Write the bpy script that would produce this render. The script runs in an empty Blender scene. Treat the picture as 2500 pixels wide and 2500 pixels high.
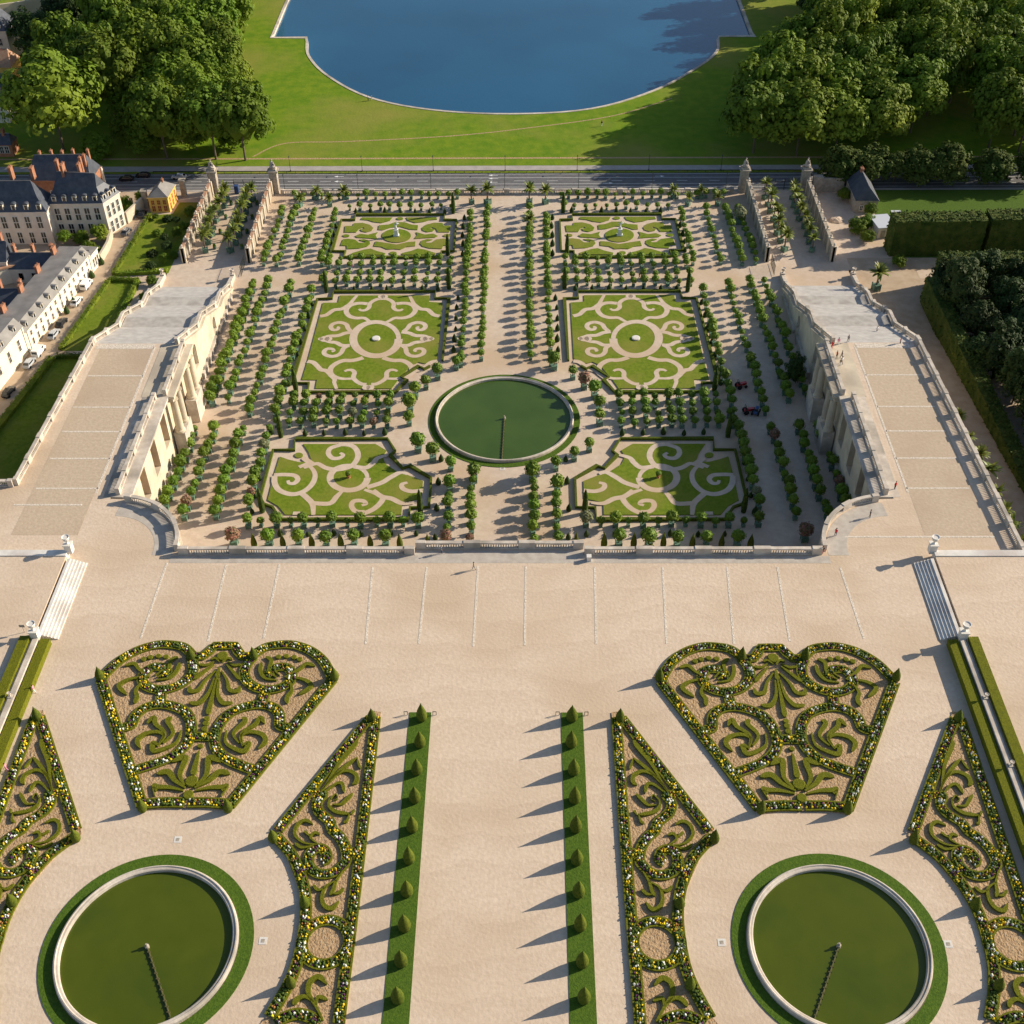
import bpy, math, random
from mathutils import Vector, Matrix
random.seed(7)
S = bpy.context.scene
COL = S.collection
PI = math.pi
R = math.radians
# ------------------------------------------------------------------ camera
F_PX, PITCH, YAW, ROLL = 2941.818, .731678, .0126613, -.0085563
CAM_H, CAM_X = 140.0, 4.0
cp, sp = math.cos(PITCH), math.sin(PITCH)
_Z = Matrix.Rotation(YAW, 3, 'Z')
_r, _u, _f = _Z @ Vector((1, 0, 0)), _Z @ Vector((0, sp, cp)), _Z @ Vector((0, cp, -sp))
c_, s_ = math.cos(ROLL), math.sin(ROLL)
_r, _u = c_*_r + s_*_u, -s_*_r + c_*_u
cam_d = bpy.data.cameras.new('camera')
cam = bpy.data.objects.new('camera', cam_d); COL.objects.link(cam)
cam.matrix_world = Matrix(((_r.x, _u.x, -_f.x, CAM_X), (_r.y, _u.y, -_f.y, 0), (_r.z, _u.z, -_f.z, CAM_H), (0, 0, 0, 1)))
cam_d.sensor_width = 36; cam_d.lens = 36*F_PX/2500; cam_d.clip_end = 5000; cam_d.clip_start = 1
S.camera = cam
# ------------------------------------------------------------------ light
SUN_EL, SUN_AZ = R(24), R(19)            # azimuth from +X towards +Y
W = bpy.data.worlds.new('World'); S.world = W; W.use_nodes = True
nt = W.node_tree
sky = nt.nodes.new('ShaderNodeTexSky'); sky.sky_type = 'NISHITA'; sky.sun_disc = False
sky.sun_elevation = SUN_EL; sky.sun_rotation = R(90) - SUN_AZ; sky.altitude = 200
bg = nt.nodes['Background']; bg.inputs[1].default_value = .085
nt.links.new(sky.outputs[0], bg.inputs[0])
sd = bpy.data.lights.new('sun', 'SUN'); sd.energy = 4.9; sd.angle = R(.5); sd.color = (1, .88, .70)
sun = bpy.data.objects.new('sun', sd); COL.objects.link(sun)
sun.rotation_euler = Vector((-math.cos(SUN_EL)*math.cos(SUN_AZ), -math.cos(SUN_EL)*math.sin(SUN_AZ), -math.sin(SUN_EL))).to_track_quat('-Z', 'Y').to_euler()
sun.location = (200, 100, 150)
S.view_settings.view_transform = 'Standard'; S.view_settings.look = 'None'
S.view_settings.exposure = .53; S.view_settings.gamma = 1
# ------------------------------------------------------------------ survey helpers
def G(x, y, z=0.0):                       # ground point under a photo pixel (2500 px frame) at level z
    d = _r*((x-1250)/F_PX) - _u*((y-1250)/F_PX) + _f
    t = (z-CAM_H)/d.z
    return Vector((d.x*t+CAM_X, d.y*t, z))
ZM = dict(c1=(560, 440, 2.76), c2=(1240, 440, 2.76), c3=(380, 900, 2.195), c4=(1240, 900, 2.195), A1=(700, 690, 4.6),
          A2=(790, 500, 3.033), A3=(620, 1060, 2.374), F=(1580, 1550, 1.706), W=(1470, 1720, 2.73), b=(340, 340, 5.084),
          c=(1740, 340, 5.084), a=(0, 340, 5.682), g=(0, 600, 4.83), z4=(0, 600, 2.3), z5=(1660, 600, 2.3), z1=(0, 0, 2.3),
          zr=(1660, 0, 2.3), o=(0, 0, .7728), p3=(620, 1700, 2.415), p4=(1360, 1700, 2.415), L=(0, 1300, 2.374), R=(2200, 1300, 2.374),
          z2=(240, 780, 3.22), z2r=(1860, 780, 3.22), f=(1840, 600, 4.391), h=(2080, 360, 2.6))
CT = -15.0                                # level of the orangery court
def g2(k, pts, z=CT):
    a, b, s = ZM[k]
    return [G(a+x/s, b+y/s, z).to_2d() for x, y in pts]
def g1(k, x, y, z=CT): return g2(k, [(x, y)], z)[0]
# ------------------------------------------------------------------ materials
M = {}
def mat(name, c1, c2=None, scale=1.0, rough=.85, bump=0., bscale=None, detail=4., c3=None, big=.06, rnd=0., spec=.3, trans=0., coord='Object', bdist=.1):
    m = bpy.data.materials.new(name); m.use_nodes = True
    N, L = m.node_tree.nodes, m.node_tree.links
    p = N['Principled BSDF']; p.inputs['Roughness'].default_value = rough
    p.inputs['Specular IOR Level'].default_value = spec
    tc = N.new('ShaderNodeTexCoord')
    col = None
    if c2:
        n = N.new('ShaderNodeTexNoise'); n.inputs['Scale'].default_value = scale; n.inputs['Detail'].default_value = detail
        L.new(tc.outputs[coord], n.inputs['Vector'])
        r = N.new('ShaderNodeValToRGB'); r.color_ramp.elements[0].position = .34; r.color_ramp.elements[1].position = .66
        r.color_ramp.elements[0].color = (*c1, 1); r.color_ramp.elements[1].color = (*c2, 1)
        L.new(n.outputs['Fac'], r.inputs[0]); col = r.outputs[0]
        if c3:
            n3 = N.new('ShaderNodeTexNoise'); n3.inputs['Scale'].default_value = big; n3.inputs['Detail'].default_value = 5
            L.new(tc.outputs[coord], n3.inputs['Vector'])
            r3 = N.new('ShaderNodeValToRGB'); r3.color_ramp.elements[0].position = .45; r3.color_ramp.elements[1].position = .7
            L.new(n3.outputs['Fac'], r3.inputs[0])
            mx = N.new('ShaderNodeMixRGB'); mx.inputs[2].default_value = (*c3, 1)
            L.new(r3.outputs[0], mx.inputs[0]); L.new(col, mx.inputs[1]); col = mx.outputs[0]
    if rnd:
        oi = N.new('ShaderNodeObjectInfo'); hs = N.new('ShaderNodeHueSaturation')
        mr = N.new('ShaderNodeMapRange'); mr.inputs['To Min'].default_value = 1-rnd; mr.inputs['To Max'].default_value = 1+rnd
        L.new(oi.outputs['Random'], mr.inputs['Value']); L.new(mr.outputs[0], hs.inputs['Value'])
        mr2 = N.new('ShaderNodeMapRange'); mr2.inputs['To Min'].default_value = .5-rnd*.05; mr2.inputs['To Max'].default_value = .5+rnd*.05
        ml = N.new('ShaderNodeMath'); ml.operation = 'FRACT'; mm = N.new('ShaderNodeMath'); mm.operation = 'MULTIPLY'; mm.inputs[1].default_value = 7.31
        L.new(oi.outputs['Random'], mm.inputs[0]); L.new(mm.outputs[0], ml.inputs[0]); L.new(ml.outputs[0], mr2.inputs['Value']); L.new(mr2.outputs[0], hs.inputs['Hue'])
        if col: L.new(col, hs.inputs['Color'])
        else: hs.inputs['Color'].default_value = (*c1, 1)
        col = hs.outputs[0]
    if col: L.new(col, p.inputs['Base Color'])
    else: p.inputs['Base Color'].default_value = (*c1, 1)
    if bump:
        nb = N.new('ShaderNodeTexNoise'); nb.inputs['Scale'].default_value = bscale or scale*3; nb.inputs['Detail'].default_value = 3
        L.new(tc.outputs[coord], nb.inputs['Vector'])
        b = N.new('ShaderNodeBump'); b.inputs['Strength'].default_value = bump; b.inputs['Distance'].default_value = bdist
        L.new(nb.outputs['Fac'], b.inputs['Height']); L.new(b.outputs[0], p.inputs['Normal'])
    if trans:
        out = N['Material Output']; t = N.new('ShaderNodeBsdfTranslucent'); ms = N.new('ShaderNodeMixShader'); ms.inputs[0].default_value = trans
        if col: L.new(col, t.inputs['Color'])
        else: t.inputs['Color'].default_value = (*c1, 1)
        L.new(p.outputs[0], ms.inputs[1]); L.new(t.outputs[0], ms.inputs[2]); L.new(ms.outputs[0], out.inputs['Surface'])
    M[name] = m
    return m
mat('sand', (.61, .485, .365), (.69, .56, .435), 1.6, .95, .35, 2.2, 6, (.56, .43, .305), .05, bdist=.12)
mat('court_sand', (.54, .43, .335), (.62, .505, .40), .9, .95, .25, 2.5, 6, (.52, .38, .255), .06)
mat('dirt', (.36, .23, .125), (.50, .35, .20), 3.5, .95, .9, 3.2, 5, bdist=.25)
mat('paving', (.42, .37, .32), (.52, .47, .41), .8, .9, .1, 4)
mat('drain', (.50, .43, .35), (.78, .70, .60), 3.0, .95, .8, 5)
mat('street', (.42, .31, .21), (.50, .39, .28), .5, .95, .2, 2)
mat('grass', (.115, .175, .010), (.175, .225, .018), 1.3, .9, .5, 5, 6, (.22, .215, .04), .12, spec=.15)
mat('meadow', (.105, .200, .008), (.170, .245, .014), .35, .9, .6, 1.2, 8, (.235, .235, .045), .035, spec=.12)
mat('turf', (.050, .10, .010), (.085, .145, .014), 3, .9, .6, 6, 5, spec=.15)
mat('box', (.095, .105, .006), (.165, .170, .010), 4, .9, .7, 9, 4, spec=.15)
mat('yew', (.060, .085, .008), (.115, .135, .014), 3, .9, .7, 8, 4, rnd=.15, spec=.15)
mat('hedge', (.022, .045, .008), (.075, .11, .016), 1.6, .9, 1, 3, 5, spec=.15, bdist=.4)
mat('leaf', (.085, .155, .010), (.20, .255, .022), .25, .7, 0, rnd=.22, spec=.2, trans=.22)
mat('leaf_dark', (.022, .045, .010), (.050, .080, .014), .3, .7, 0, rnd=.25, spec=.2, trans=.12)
mat('leaf_hedge', (.035, .065, .008), (.085, .105, .018), .5, .8, 0, spec=.15)  # leaf darkened: shade on hedge fronts and domed trees is in the colour
mat('citrus', (.085, .165, .010), (.165, .250, .018), 2.5, .6, 0, rnd=.25, spec=.3, trans=.2)
mat('palm_leaf', (.12, .17, .02), (.24, .26, .045), 1.5, .5, 0, rnd=.15, spec=.4, trans=.15)
mat('olive', (.12, .14, .06), (.2, .21, .1), 2, .7, rnd=.1)
mat('oleander', (.06, .10, .02), (.40, .16, .14), 3.5, .7, rnd=.1)
mat('bark', (.10, .075, .05), (.19, .15, .10), 2, .9, .4, 6)
mat('planter', (.085, .17, .12), (.13, .22, .16), 2, .6, rnd=.2)
mat('terracotta', (.42, .17, .09), rough=.8)
mat('limestone', (.56, .48, .36), (.68, .59, .45), .5, .85, .15, 3, 6, (.40, .34, .27), .10)
mat('coping', (.50, .43, .36), (.64, .57, .49), .9, .85, .2, 4, 6, (.30, .27, .23), .15)
mat('white_stone', (.66, .63, .58), (.78, .75, .70), .7, .7, .1, 3, 6, (.52, .46, .42), .2)
mat('marble', (.75, .75, .73), rough=.5)
mat('step_stone', (.46, .43, .40), (.58, .55, .51), .6, .85, .1, 3, 5)
mat('landing_stone', (.36, .33, .30), (.50, .47, .43), .5, .85, .1, 3, 2)
mat('recess', (.22, .115, .04), (.32, .18, .065), .6, .8)  # darker than the wall stone: shade inside the arches put into the colour
mat('old_stone', (.30, .26, .21), (.46, .40, .32), 1.2, .9, .4, 3)
mat('statue_stone', (.34, .29, .25), (.52, .46, .40), 2.5, .85, .4, 5)
mat('asphalt', (.115, .115, .12), (.15, .148, .15), .8, .9, .1, 5)
mat('footway', (.34, .31, .29), (.42, .385, .355), .5, .9)
mat('road_paint', (.75, .75, .74), rough=.7)
mat('metal', (.035, .04, .035), rough=.45)
mat('pond', (.064, .086, .005), (.082, .104, .007), .14, .16, .05, 3, 7, (.050, .076, .006), .09, spec=.35)
mat('court_pond', (.045, .085, .014), (.060, .105, .018), .12, .12, .05, 3, 6, spec=.4)
mat('lake', (.012, .075, .155), (.018, .10, .20), .02, .1, .25, 1.1, 6, spec=.5)
mat('algae', (.05, .06, .012), (.09, .075, .03), 1.5, .8)
mat('slate', (.045, .055, .075), (.075, .085, .11), .8, .55, .15, 5, spec=.5)
mat('zinc', (.20, .19, .18), (.28, .265, .25), .4, .6, .1, 3)
mat('wall_cream', (.66, .57, .48), (.76, .67, .57), .5, .9, .05, 4)
mat('wall_white', (.78, .70, .56), (.84, .76, .62), .4, .9)
mat('brick', (.30, .135, .08), (.40, .19, .11), 1.2, .9)
mat('ochre', (.72, .42, .10), (.80, .50, .14), .8, .9)
mat('tile', (.38, .20, .12), (.46, .30, .20), 1.2, .9)
mat('glass', (.02, .025, .03), rough=.08, spec=.6)
mat('window_frame', (.7, .68, .62), rough=.6)
mat('red_shutter', (.30, .05, .03), rough=.7)
for n, c in dict(car_white=(.8, .8, .8), car_silver=(.45, .47, .5), car_black=(.02, .02, .025), car_grey=(.14, .14, .15), car_red=(.45, .03, .03)).items(): mat(n, c, rough=.25, spec=.6)
mat('tyre', (.02, .02, .02), rough=.9)
mat('skin', (.55, .33, .24), rough=.6); mat('hair', (.05, .03, .02), rough=.8)
for n, c in dict(white=(.8, .8, .8), red=(.55, .03, .04), black=(.02, .02, .025), blue=(.08, .14, .32), pink=(.75, .3, .4), navy=(.03, .04, .09), khaki=(.3, .25, .16), grey=(.25, .25, .26)).items(): mat('cloth_'+n, c, rough=.9)
mat('fl_yellow', (.72, .50, .012), (.78, .60, .03), 3); mat('fl_white', (.80, .79, .70)); mat('fl_purple', (.10, .025, .09)); mat('fl_green', (.05, .085, .012), (.10, .14, .018), 3)
mat('fl_rust', (.33, .16, .05)); mat('blue_tarp', (.04, .08, .2), rough=.5)
mat('metal_sheet', (.55, .57, .62), rough=.4)
# sand gets faint water-laid drift ripples as darker bands in the colour
def drift(name, amt):
    m = M[name]; N, L = m.node_tree.nodes, m.node_tree.links
    p = N['Principled BSDF']; src = p.inputs['Base Color'].links[0].from_socket
    tc = N.new('ShaderNodeTexCoord'); w = N.new('ShaderNodeTexWave'); w.inputs['Scale'].default_value = .055; w.inputs['Distortion'].default_value = 9
    w.inputs['Detail'].default_value = 3; w.inputs['Detail Scale'].default_value = .9; w.wave_profile = 'SAW'; w.bands_direction = 'Y'
    L.new(tc.outputs['Object'], w.inputs['Vector'])
    mx = N.new('ShaderNodeMixRGB'); mx.blend_type = 'MULTIPLY'; mx.inputs[2].default_value = (.92, .905, .895, 1)
    ml = N.new('ShaderNodeMath'); ml.operation = 'MULTIPLY'; ml.inputs[1].default_value = amt
    L.new(w.outputs['Fac'], ml.inputs[0]); L.new(ml.outputs[0], mx.inputs[0]); L.new(src, mx.inputs[1]); L.new(mx.outputs[0], p.inputs['Base Color'])
mat('wing_sand', (.48, .375, .27), (.55, .44, .32), 1.6, .95, .35, 2.2, 6, (.44, .335, .24), .06)
drift('sand', .7)
# ------------------------------------------------------------------ mesh builder
class MB:
    def __init__(s): s.v = []; s.f = []; s.m = []
    def add(s, vs, fs, mi=0):
        b = len(s.v); s.v.extend(vs); s.f.extend([tuple(i+b for i in f) for f in fs]); s.m.extend([mi]*len(fs)); return s
    def box(s, cx, cy, z0, sx, sy, h, rot=0, mi=0, top=1.0):
        c, n = math.cos(rot), math.sin(rot); vs = []
        for z, k in ((z0, 1), (z0+h, top)):
            for x, y in ((-1, -1), (1, -1), (1, 1), (-1, 1)):
                x *= sx/2*k; y *= sy/2*k; vs.append((cx+x*c-y*n, cy+x*n+y*c, z))
        return s.add(vs, [(3, 2, 1, 0), (4, 5, 6, 7), (0, 1, 5, 4), (1, 2, 6, 5), (2, 3, 7, 6), (3, 0, 4, 7)], mi)
    def prism(s, pts, z0, z1, mi=0, mtop=None, bottom=True):
        pts = [(p[0], p[1]) for p in pts]
        a = sum(pts[i][0]*pts[(i+1) % len(pts)][1]-pts[(i+1) % len(pts)][0]*pts[i][1] for i in range(len(pts)))
        if a < 0: pts = pts[::-1]
        n = len(pts); vs = [(x, y, z0) for x, y in pts]+[(x, y, z1) for x, y in pts]
        s.add(vs, [(i, (i+1) % n, n+(i+1) % n, n+i) for i in range(n)], mi)
        b = len(s.v)-2*n
        s.f.append(tuple(b+n+i for i in range(n))); s.m.append(mi if mtop is None else mtop)
        if bottom: s.f.append(tuple(b+n-1-i for i in range(n))); s.m.append(mi)
        return s
    def sheet(s, pts, z, mi=0):
        pts = [(p[0], p[1]) for p in pts]
        a = sum(pts[i][0]*pts[(i+1) % len(pts)][1]-pts[(i+1) % len(pts)][0]*pts[i][1] for i in range(len(pts)))
        if a < 0: pts = pts[::-1]
        return s.add([(x, y, z) for x, y in pts], [tuple(range(len(pts)))], mi)
    def ribbon(s, pts, w, z0, z1, mi=0, closed=False, wall=True):
        n = len(pts); ws = w if isinstance(w, (list, tuple)) else [w]*n
        Lp, Rp = [], []
        for i in range(n):
            if closed: a, b = pts[i-1], pts[(i+1) % n]
            else: a, b = pts[max(0, i-1)], pts[min(n-1, i+1)]
            dx, dy = b[0]-a[0], b[1]-a[1]; l = math.hypot(dx, dy) or 1
            nx, ny = -dy/l, dx/l
            k = 1.0
            if 0 < i < n-1 or closed:
                p, q = pts[i], pts[(i+1) % n]; ex, ey = q[0]-p[0], q[1]-p[1]; el = math.hypot(ex, ey) or 1
                cs = abs(ex*dx+ey*dy)/(el*l); k = 1/max(cs, .5)
            h = ws[i]/2*k
            Lp.append((pts[i][0]+nx*h, pts[i][1]+ny*h)); Rp.append((pts[i][0]-nx*h, pts[i][1]-ny*h))
        z0s = z0 if isinstance(z0, list) else [z0]*n; z1s = z1 if isinstance(z1, list) else [z1]*n
        vs = []
        for i in range(n): vs += [(*Lp[i], z1s[i]), (*Rp[i], z1s[i]), (*Lp[i], z0s[i]), (*Rp[i], z0s[i])]
        fs = []
        rng = range(n if closed else n-1)
        for i in rng:
            a, b = 4*i, 4*((i+1) % n)
            fs.append((a+1, b+1, b, a))
            if wall: fs += [(a, b, b+2, a+2), (b+1, a+1, a+3, b+3)]
        if wall and not closed: fs += [(0, 2, 3, 1), (4*n-4, 4*n-3, 4*n-1, 4*n-2)]
        return s.add(vs, fs, mi)
    def lathe(s, prof, cx=0, cy=0, n=16, mi=0, z0=0.):
        k = len(prof); vs = []
        for r, z in prof:
            for j in range(n): a = 2*PI*j/n; vs.append((cx+r*math.cos(a), cy+r*math.sin(a), z0+z))
        fs = [(i*n+j, i*n+(j+1) % n, (i+1)*n+(j+1) % n, (i+1)*n+j) for i in range(k-1) for j in range(n)]
        fs += [tuple(range(n-1, -1, -1)), tuple((k-1)*n+j for j in range(n))]
        return s.add(vs, fs, mi)
    def tube(s, pts, rs, n=6, mi=0):
        pts = [Vector(p) for p in pts]; vs = []
        for i, p in enumerate(pts):
            d = (pts[min(i+1, len(pts)-1)]-pts[max(i-1, 0)]).normalized()
            a = d.orthogonal().normalized(); b = d.cross(a)
            for j in range(n): t = 2*PI*j/n; vs.append(tuple(p+(a*math.cos(t)+b*math.sin(t))*rs[i]))
        k = len(pts)
        fs = [(i*n+j, i*n+(j+1) % n, (i+1)*n+(j+1) % n, (i+1)*n+j) for i in range(k-1) for j in range(n)]
        fs += [tuple(range(n-1, -1, -1)), tuple((k-1)*n+j for j in range(n))]
        return s.add(vs, fs, mi)
    def mesh(s, name, mats, smooth=False):
        me = bpy.data.meshes.new(name); me.from_pydata([tuple(v) for v in s.v], [], s.f)
        for m in (mats if isinstance(mats, (list, tuple)) else [mats]): me.materials.append(M[m])
        me.polygons.foreach_set('material_index', s.m)
        if smooth: me.polygons.foreach_set('use_smooth', [True]*len(s.f))
        me.update(); return me
    def build(s, name, mats, parent=None, smooth=False, **k):
        return ob(name, s.mesh(name, mats, smooth), parent, **k)
def ob(name, data, parent=None, loc=None, rz=0, sc=None, **k):
    o = bpy.data.objects.new(name, data); COL.objects.link(o)
    if parent: o.parent = parent
    if loc is not None: o.location = loc
    if rz: o.rotation_euler = (0, 0, rz)
    if sc is not None: o.scale = sc if hasattr(sc, '__len__') else (sc, sc, sc)
    for a, b in k.items(): o[a] = b
    return o
def thing(name, label, category, loc=(0, 0, 0), rz=0, sc=None, group=None):
    o = ob(name, None, None, loc, rz, sc, label=label, category=category)
    o.empty_display_size = .5
    if group: o['group'] = group
    return o
def tag(o, label, category, group=None):
    o['label'] = label; o['category'] = category
    if group: o['group'] = group
    return o
def struct(o): o['kind'] = 'structure'; return o
def stuff(o): o['kind'] = 'stuff'; return o
def smooth_pts(pts, sub=6, closed=False):           # Catmull-Rom
    P = [Vector(p[:2]) if not isinstance(p, Vector) else p.to_2d() for p in pts]; n = len(P); out = []
    for i in range(n if closed else n-1):
        if closed: a, b, c, d = P[i-1], P[i], P[(i+1) % n], P[(i+2) % n]
        else: a, b, c, d = P[max(i-1, 0)], P[i], P[i+1], P[min(i+2, n-1)]
        for j in range(sub):
            t = j/sub
            out.append(.5*((2*b)+(c-a)*t+(2*a-5*b+4*c-d)*t*t+(3*b-a-3*c+d)*t**3))
    if not closed: out.append(P[-1])
    return out
def resample(pts, step, closed=False):
    P = list(pts)+([pts[0]] if closed else []); out = []; acc = 0.
    for a, b in zip(P, P[1:]):
        l = (b-a).length
        while acc <= l:
            if l > 0: out.append(a+(b-a)*(acc/l))
            acc += step
        acc -= l
    return out
def mx(pts, x0=0.): return [Vector((2*x0-p[0], p[1])) for p in pts]
ORD = 'first second third fourth fifth sixth seventh eighth ninth tenth eleventh twelfth thirteenth fourteenth fifteenth sixteenth seventeenth eighteenth nineteenth twentieth'.split()
TENS = {2: 'twenty', 3: 'thirty', 4: 'forty', 5: 'fifty', 6: 'sixty'}
def nth(i):                                          # i from 0
    i += 1
    if i <= 20: return ORD[i-1]
    t, u = divmod(i, 10)
    return TENS[t]+'-'+ORD[u-1] if u else TENS[t][:-1]+'ieth'
#==STRUCTURE==
def yzprism(mb, poly, x0, x1, mi=0):                 # polygon in (y,z) pushed from x0 to x1
    a = sum(poly[i][0]*poly[(i+1) % len(poly)][1]-poly[(i+1) % len(poly)][0]*poly[i][1] for i in range(len(poly)))
    if a < 0: poly = poly[::-1]
    if x0 > x1: x0, x1 = x1, x0
    n = len(poly); vs = [(x1, y, z) for y, z in poly]+[(x0, y, z) for y, z in poly]
    mb.add(vs, [tuple(range(n)), tuple(range(2*n-1, n-1, -1))]+[(i, n+i, n+(i+1) % n, (i+1) % n) for i in range(n)], mi)
TZ = [(140, 0), (208, 0), (223, -6), (227.5, -6), (240.5, -11.5), (244.5, -11.5), (254.5, -15), (270, -15)]
def stair_z(y):
    for (a, za), (b, zb) in zip(TZ, TZ[1:]):
        if a <= y <= b: return za+(zb-za)*(y-a)/(b-a)
    return 0 if y < 208 else -15
# ---- ground sheets
struct(MB().sheet([(-3000, -500), (3000, -500), (3000, 4000), (-3000, 4000)], -17.2).build('ground', 'meadow'))
struct(MB().prism([(-98, 140), (97, 140), (97, 304.2), (-98, 304.2)], -17, CT).build('court_ground', 'court_sand'))
LK = [(-82.6, 700), (-82.6, 420), (-83, 416.8), (-70.6, 416.6), (-69.9, 413)]
arc = smooth_pts([(-69.9, 413), (-67.5, 400), (-59.2, 383.6), (-44.4, 366.8), (-24.6, 357.3), (0, 354.0), (24.6, 357.5), (45, 371), (60, 388.5), (68.3, 402), (70.3, 413)], 5)
LK += [tuple(p) for p in arc[1:]]+[(71, 416.3), (83.4, 416.6), (82.6, 420), (82.6, 700)]
mead = [(-900, 324.6), (900, 324.6), (900, 700)]+LK[::-1]+[(-900, 700)]
struct(MB().prism(mead, -17, CT).build('meadow', 'meadow'))
struct(MB().prism([(-900, 700), (900, 700), (900, 1600), (-900, 1600)], -17, CT).build('far_meadow', 'meadow'))
struct(MB().sheet([(-84, 350), (84, 350), (84, 701), (-84, 701)], -15.75).build('lake_water', 'lake'))
struct(MB().ribbon([Vector(p) for p in LK], .9, -16.5, -14.88).build('lake_kerb', 'coping'))
struct(MB().sheet([(-300, 304.2), (300, 304.2), (300, 316.2), (-300, 316.2)], -15.1).build('road', 'asphalt'))
struct(MB().prism([(-300, 304.2), (300, 304.2), (300, 305.3), (-300, 305.3)], -15.4, -14.98).build('near_pavement', 'footway'))
struct(MB().prism([(-300, 315.0), (300, 315.0), (300, 316.2), (-300, 316.2)], -15.4, -14.97, mtop=0).build('road_verge', 'grass'))
struct(MB().prism([(-300, 316.2), (300, 316.2), (300, 319.4), (-300, 319.4)], -15.4, -14.98).build('footpath', 'footway'))
struct(MB().prism([(-300, 319.4), (300, 319.4), (300, 323.7), (-300, 323.7)], -15.4, -14.96).build('verge', 'meadow'))
struct(MB().prism([(-300, 323.7), (300, 323.7), (300, 324.6), (-300, 324.6)], -15.4, -14.99).build('dirt_path', 'dirt'))
pm = MB()
for y in (306.6, 308.5, 312.2, 314.4): pm.box(0, y, -15.096, 600, .13, .003)
for i in range(-24, 25): pm.box(i*9.+3, 310.3, -15.096, 3., .13, .003)
for px_, py_ in ((1209, 428), (1209, 436), (1208, 445), (832, 431), (832, 443), (1606, 430), (1480, 447)):
    p = G(px_, py_, -15.1); s = -1 if px_ < 1400 else 1
    pm.box(p.x, p.y, -15.096, 1.6, .16, .003); pm.add([(p.x+s*.8, p.y-.45, -15.092), (p.x+s*1.9, p.y, -15.092), (p.x+s*.8, p.y+.45, -15.092)], [(0, 1, 2) if s > 0 else (2, 1, 0)])
struct(pm.build('road_markings', 'road_paint'))
# trodden track over the meadow
tr = smooth_pts([g1('z1', 1420, 880), g1('z1', 1600, 805), g1('z1', 1932, 795), Vector(G(1100, 332, CT).to_2d()), Vector(G(1300, 311, CT).to_2d()), Vector(G(1500, 282, CT).to_2d()), Vector(G(1640, 240, CT).to_2d())], 6)
struct(MB().ribbon(tr, .5, CT, CT+.012, wall=False).build('trodden_path', 'dirt'))
# ---- terrace body
def arcpts(cx, cy, r, a0, a1, n): return [Vector((cx+r*math.cos(R(a0+(a1-a0)*i/n)), cy+r*math.sin(R(a0+(a1-a0)*i/n)))) for i in range(n+1)]
half = [(-14.2, 147.6), (-14.2, 146.3), (-53.6, 146.3)]+[tuple(p) for p in arcpts(-67.2, 146.0, 13.3, 0, 88, 14)]+[(-69.0, 159.4), (-69.0, 208.0)]
tp = half+[(-85.4, 208.0), (-87.2, 163.4), (-260, 163.4), (-260, 10), (260, 10), (260, 120), (88.4, 120), (85.4, 208.0)]+[(-x, y) for x, y in half[::-1]]
struct(MB().prism(tp, -17, 0, 1, 0).build('terrace', ['sand', 'old_stone']))
# grey paving along the terrace balustrades
pv = MB()
pv.prism([(-55, 143.2), (55, 143.2), (55, 144.9), (14.2, 144.9), (14.2, 146.2), (-14.2, 146.2), (-14.2, 144.9), (-55, 144.9)], 0, .02)
for s in (-1, 1):
    pv.ribbon([Vector((s*abs(p.x), p.y)) for p in arcpts(-67.2, 146.0, 10.6, -5, 88, 12)], 3.4, 0, .021)
struct(pv.build('terrace_paving', 'paving'))
for s in (-1, 1): struct(MB().prism([(s*72.1, 150), (s*83.6, 150), (s*83.0, 206), (s*72.1, 206)], -.1, .012).build('wing_sand', 'wing_sand'))
dr = MB()
def gut(p, q, w=.40): dr.ribbon([p, q], w, 0, .026)
for a in ((315, 1062, 265, 1205), (427, 1065, 392, 1210), (527, 1065, 497, 1205), (703, 1070, 690, 1215), (805, 1070, 790, 1215), (902, 1068, 893, 1220), (992, 1068, 990, 1218), (1122, 1070, 1125, 1215), (1250, 1070, 1258, 1215), (1372, 1070, 1385, 1215), (1467, 1070, 1490, 1210), (1585, 1070, 1630, 1205)):
    gut(g1('o', a[0], a[1], 0), g1('o', a[2], a[3], 0), .34)
for y in (162.2, 170.6, 178.6, 186.2, 196.6):
    for s in (-1, 1): gut(Vector((s*71.9, y)), Vector((s*83.0, y)))
for s in (-1, 1):
    pts = [Vector((s*71.9, 206.8)), Vector((s*71.9, 161))]
    for p, q in zip(pts, pts[1:]): gut(p, q)
    gut(Vector((s*72, 206.9)), Vector((s*84, 206.9)), 1.6)
gut(Vector((58.5, 149.6)), Vector((84, 149.6))); gut(Vector((-73.5, 157.8)), Vector((-85.6, 157.8)))
struct(dr.build('drain_strips', 'drain'))
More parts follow.
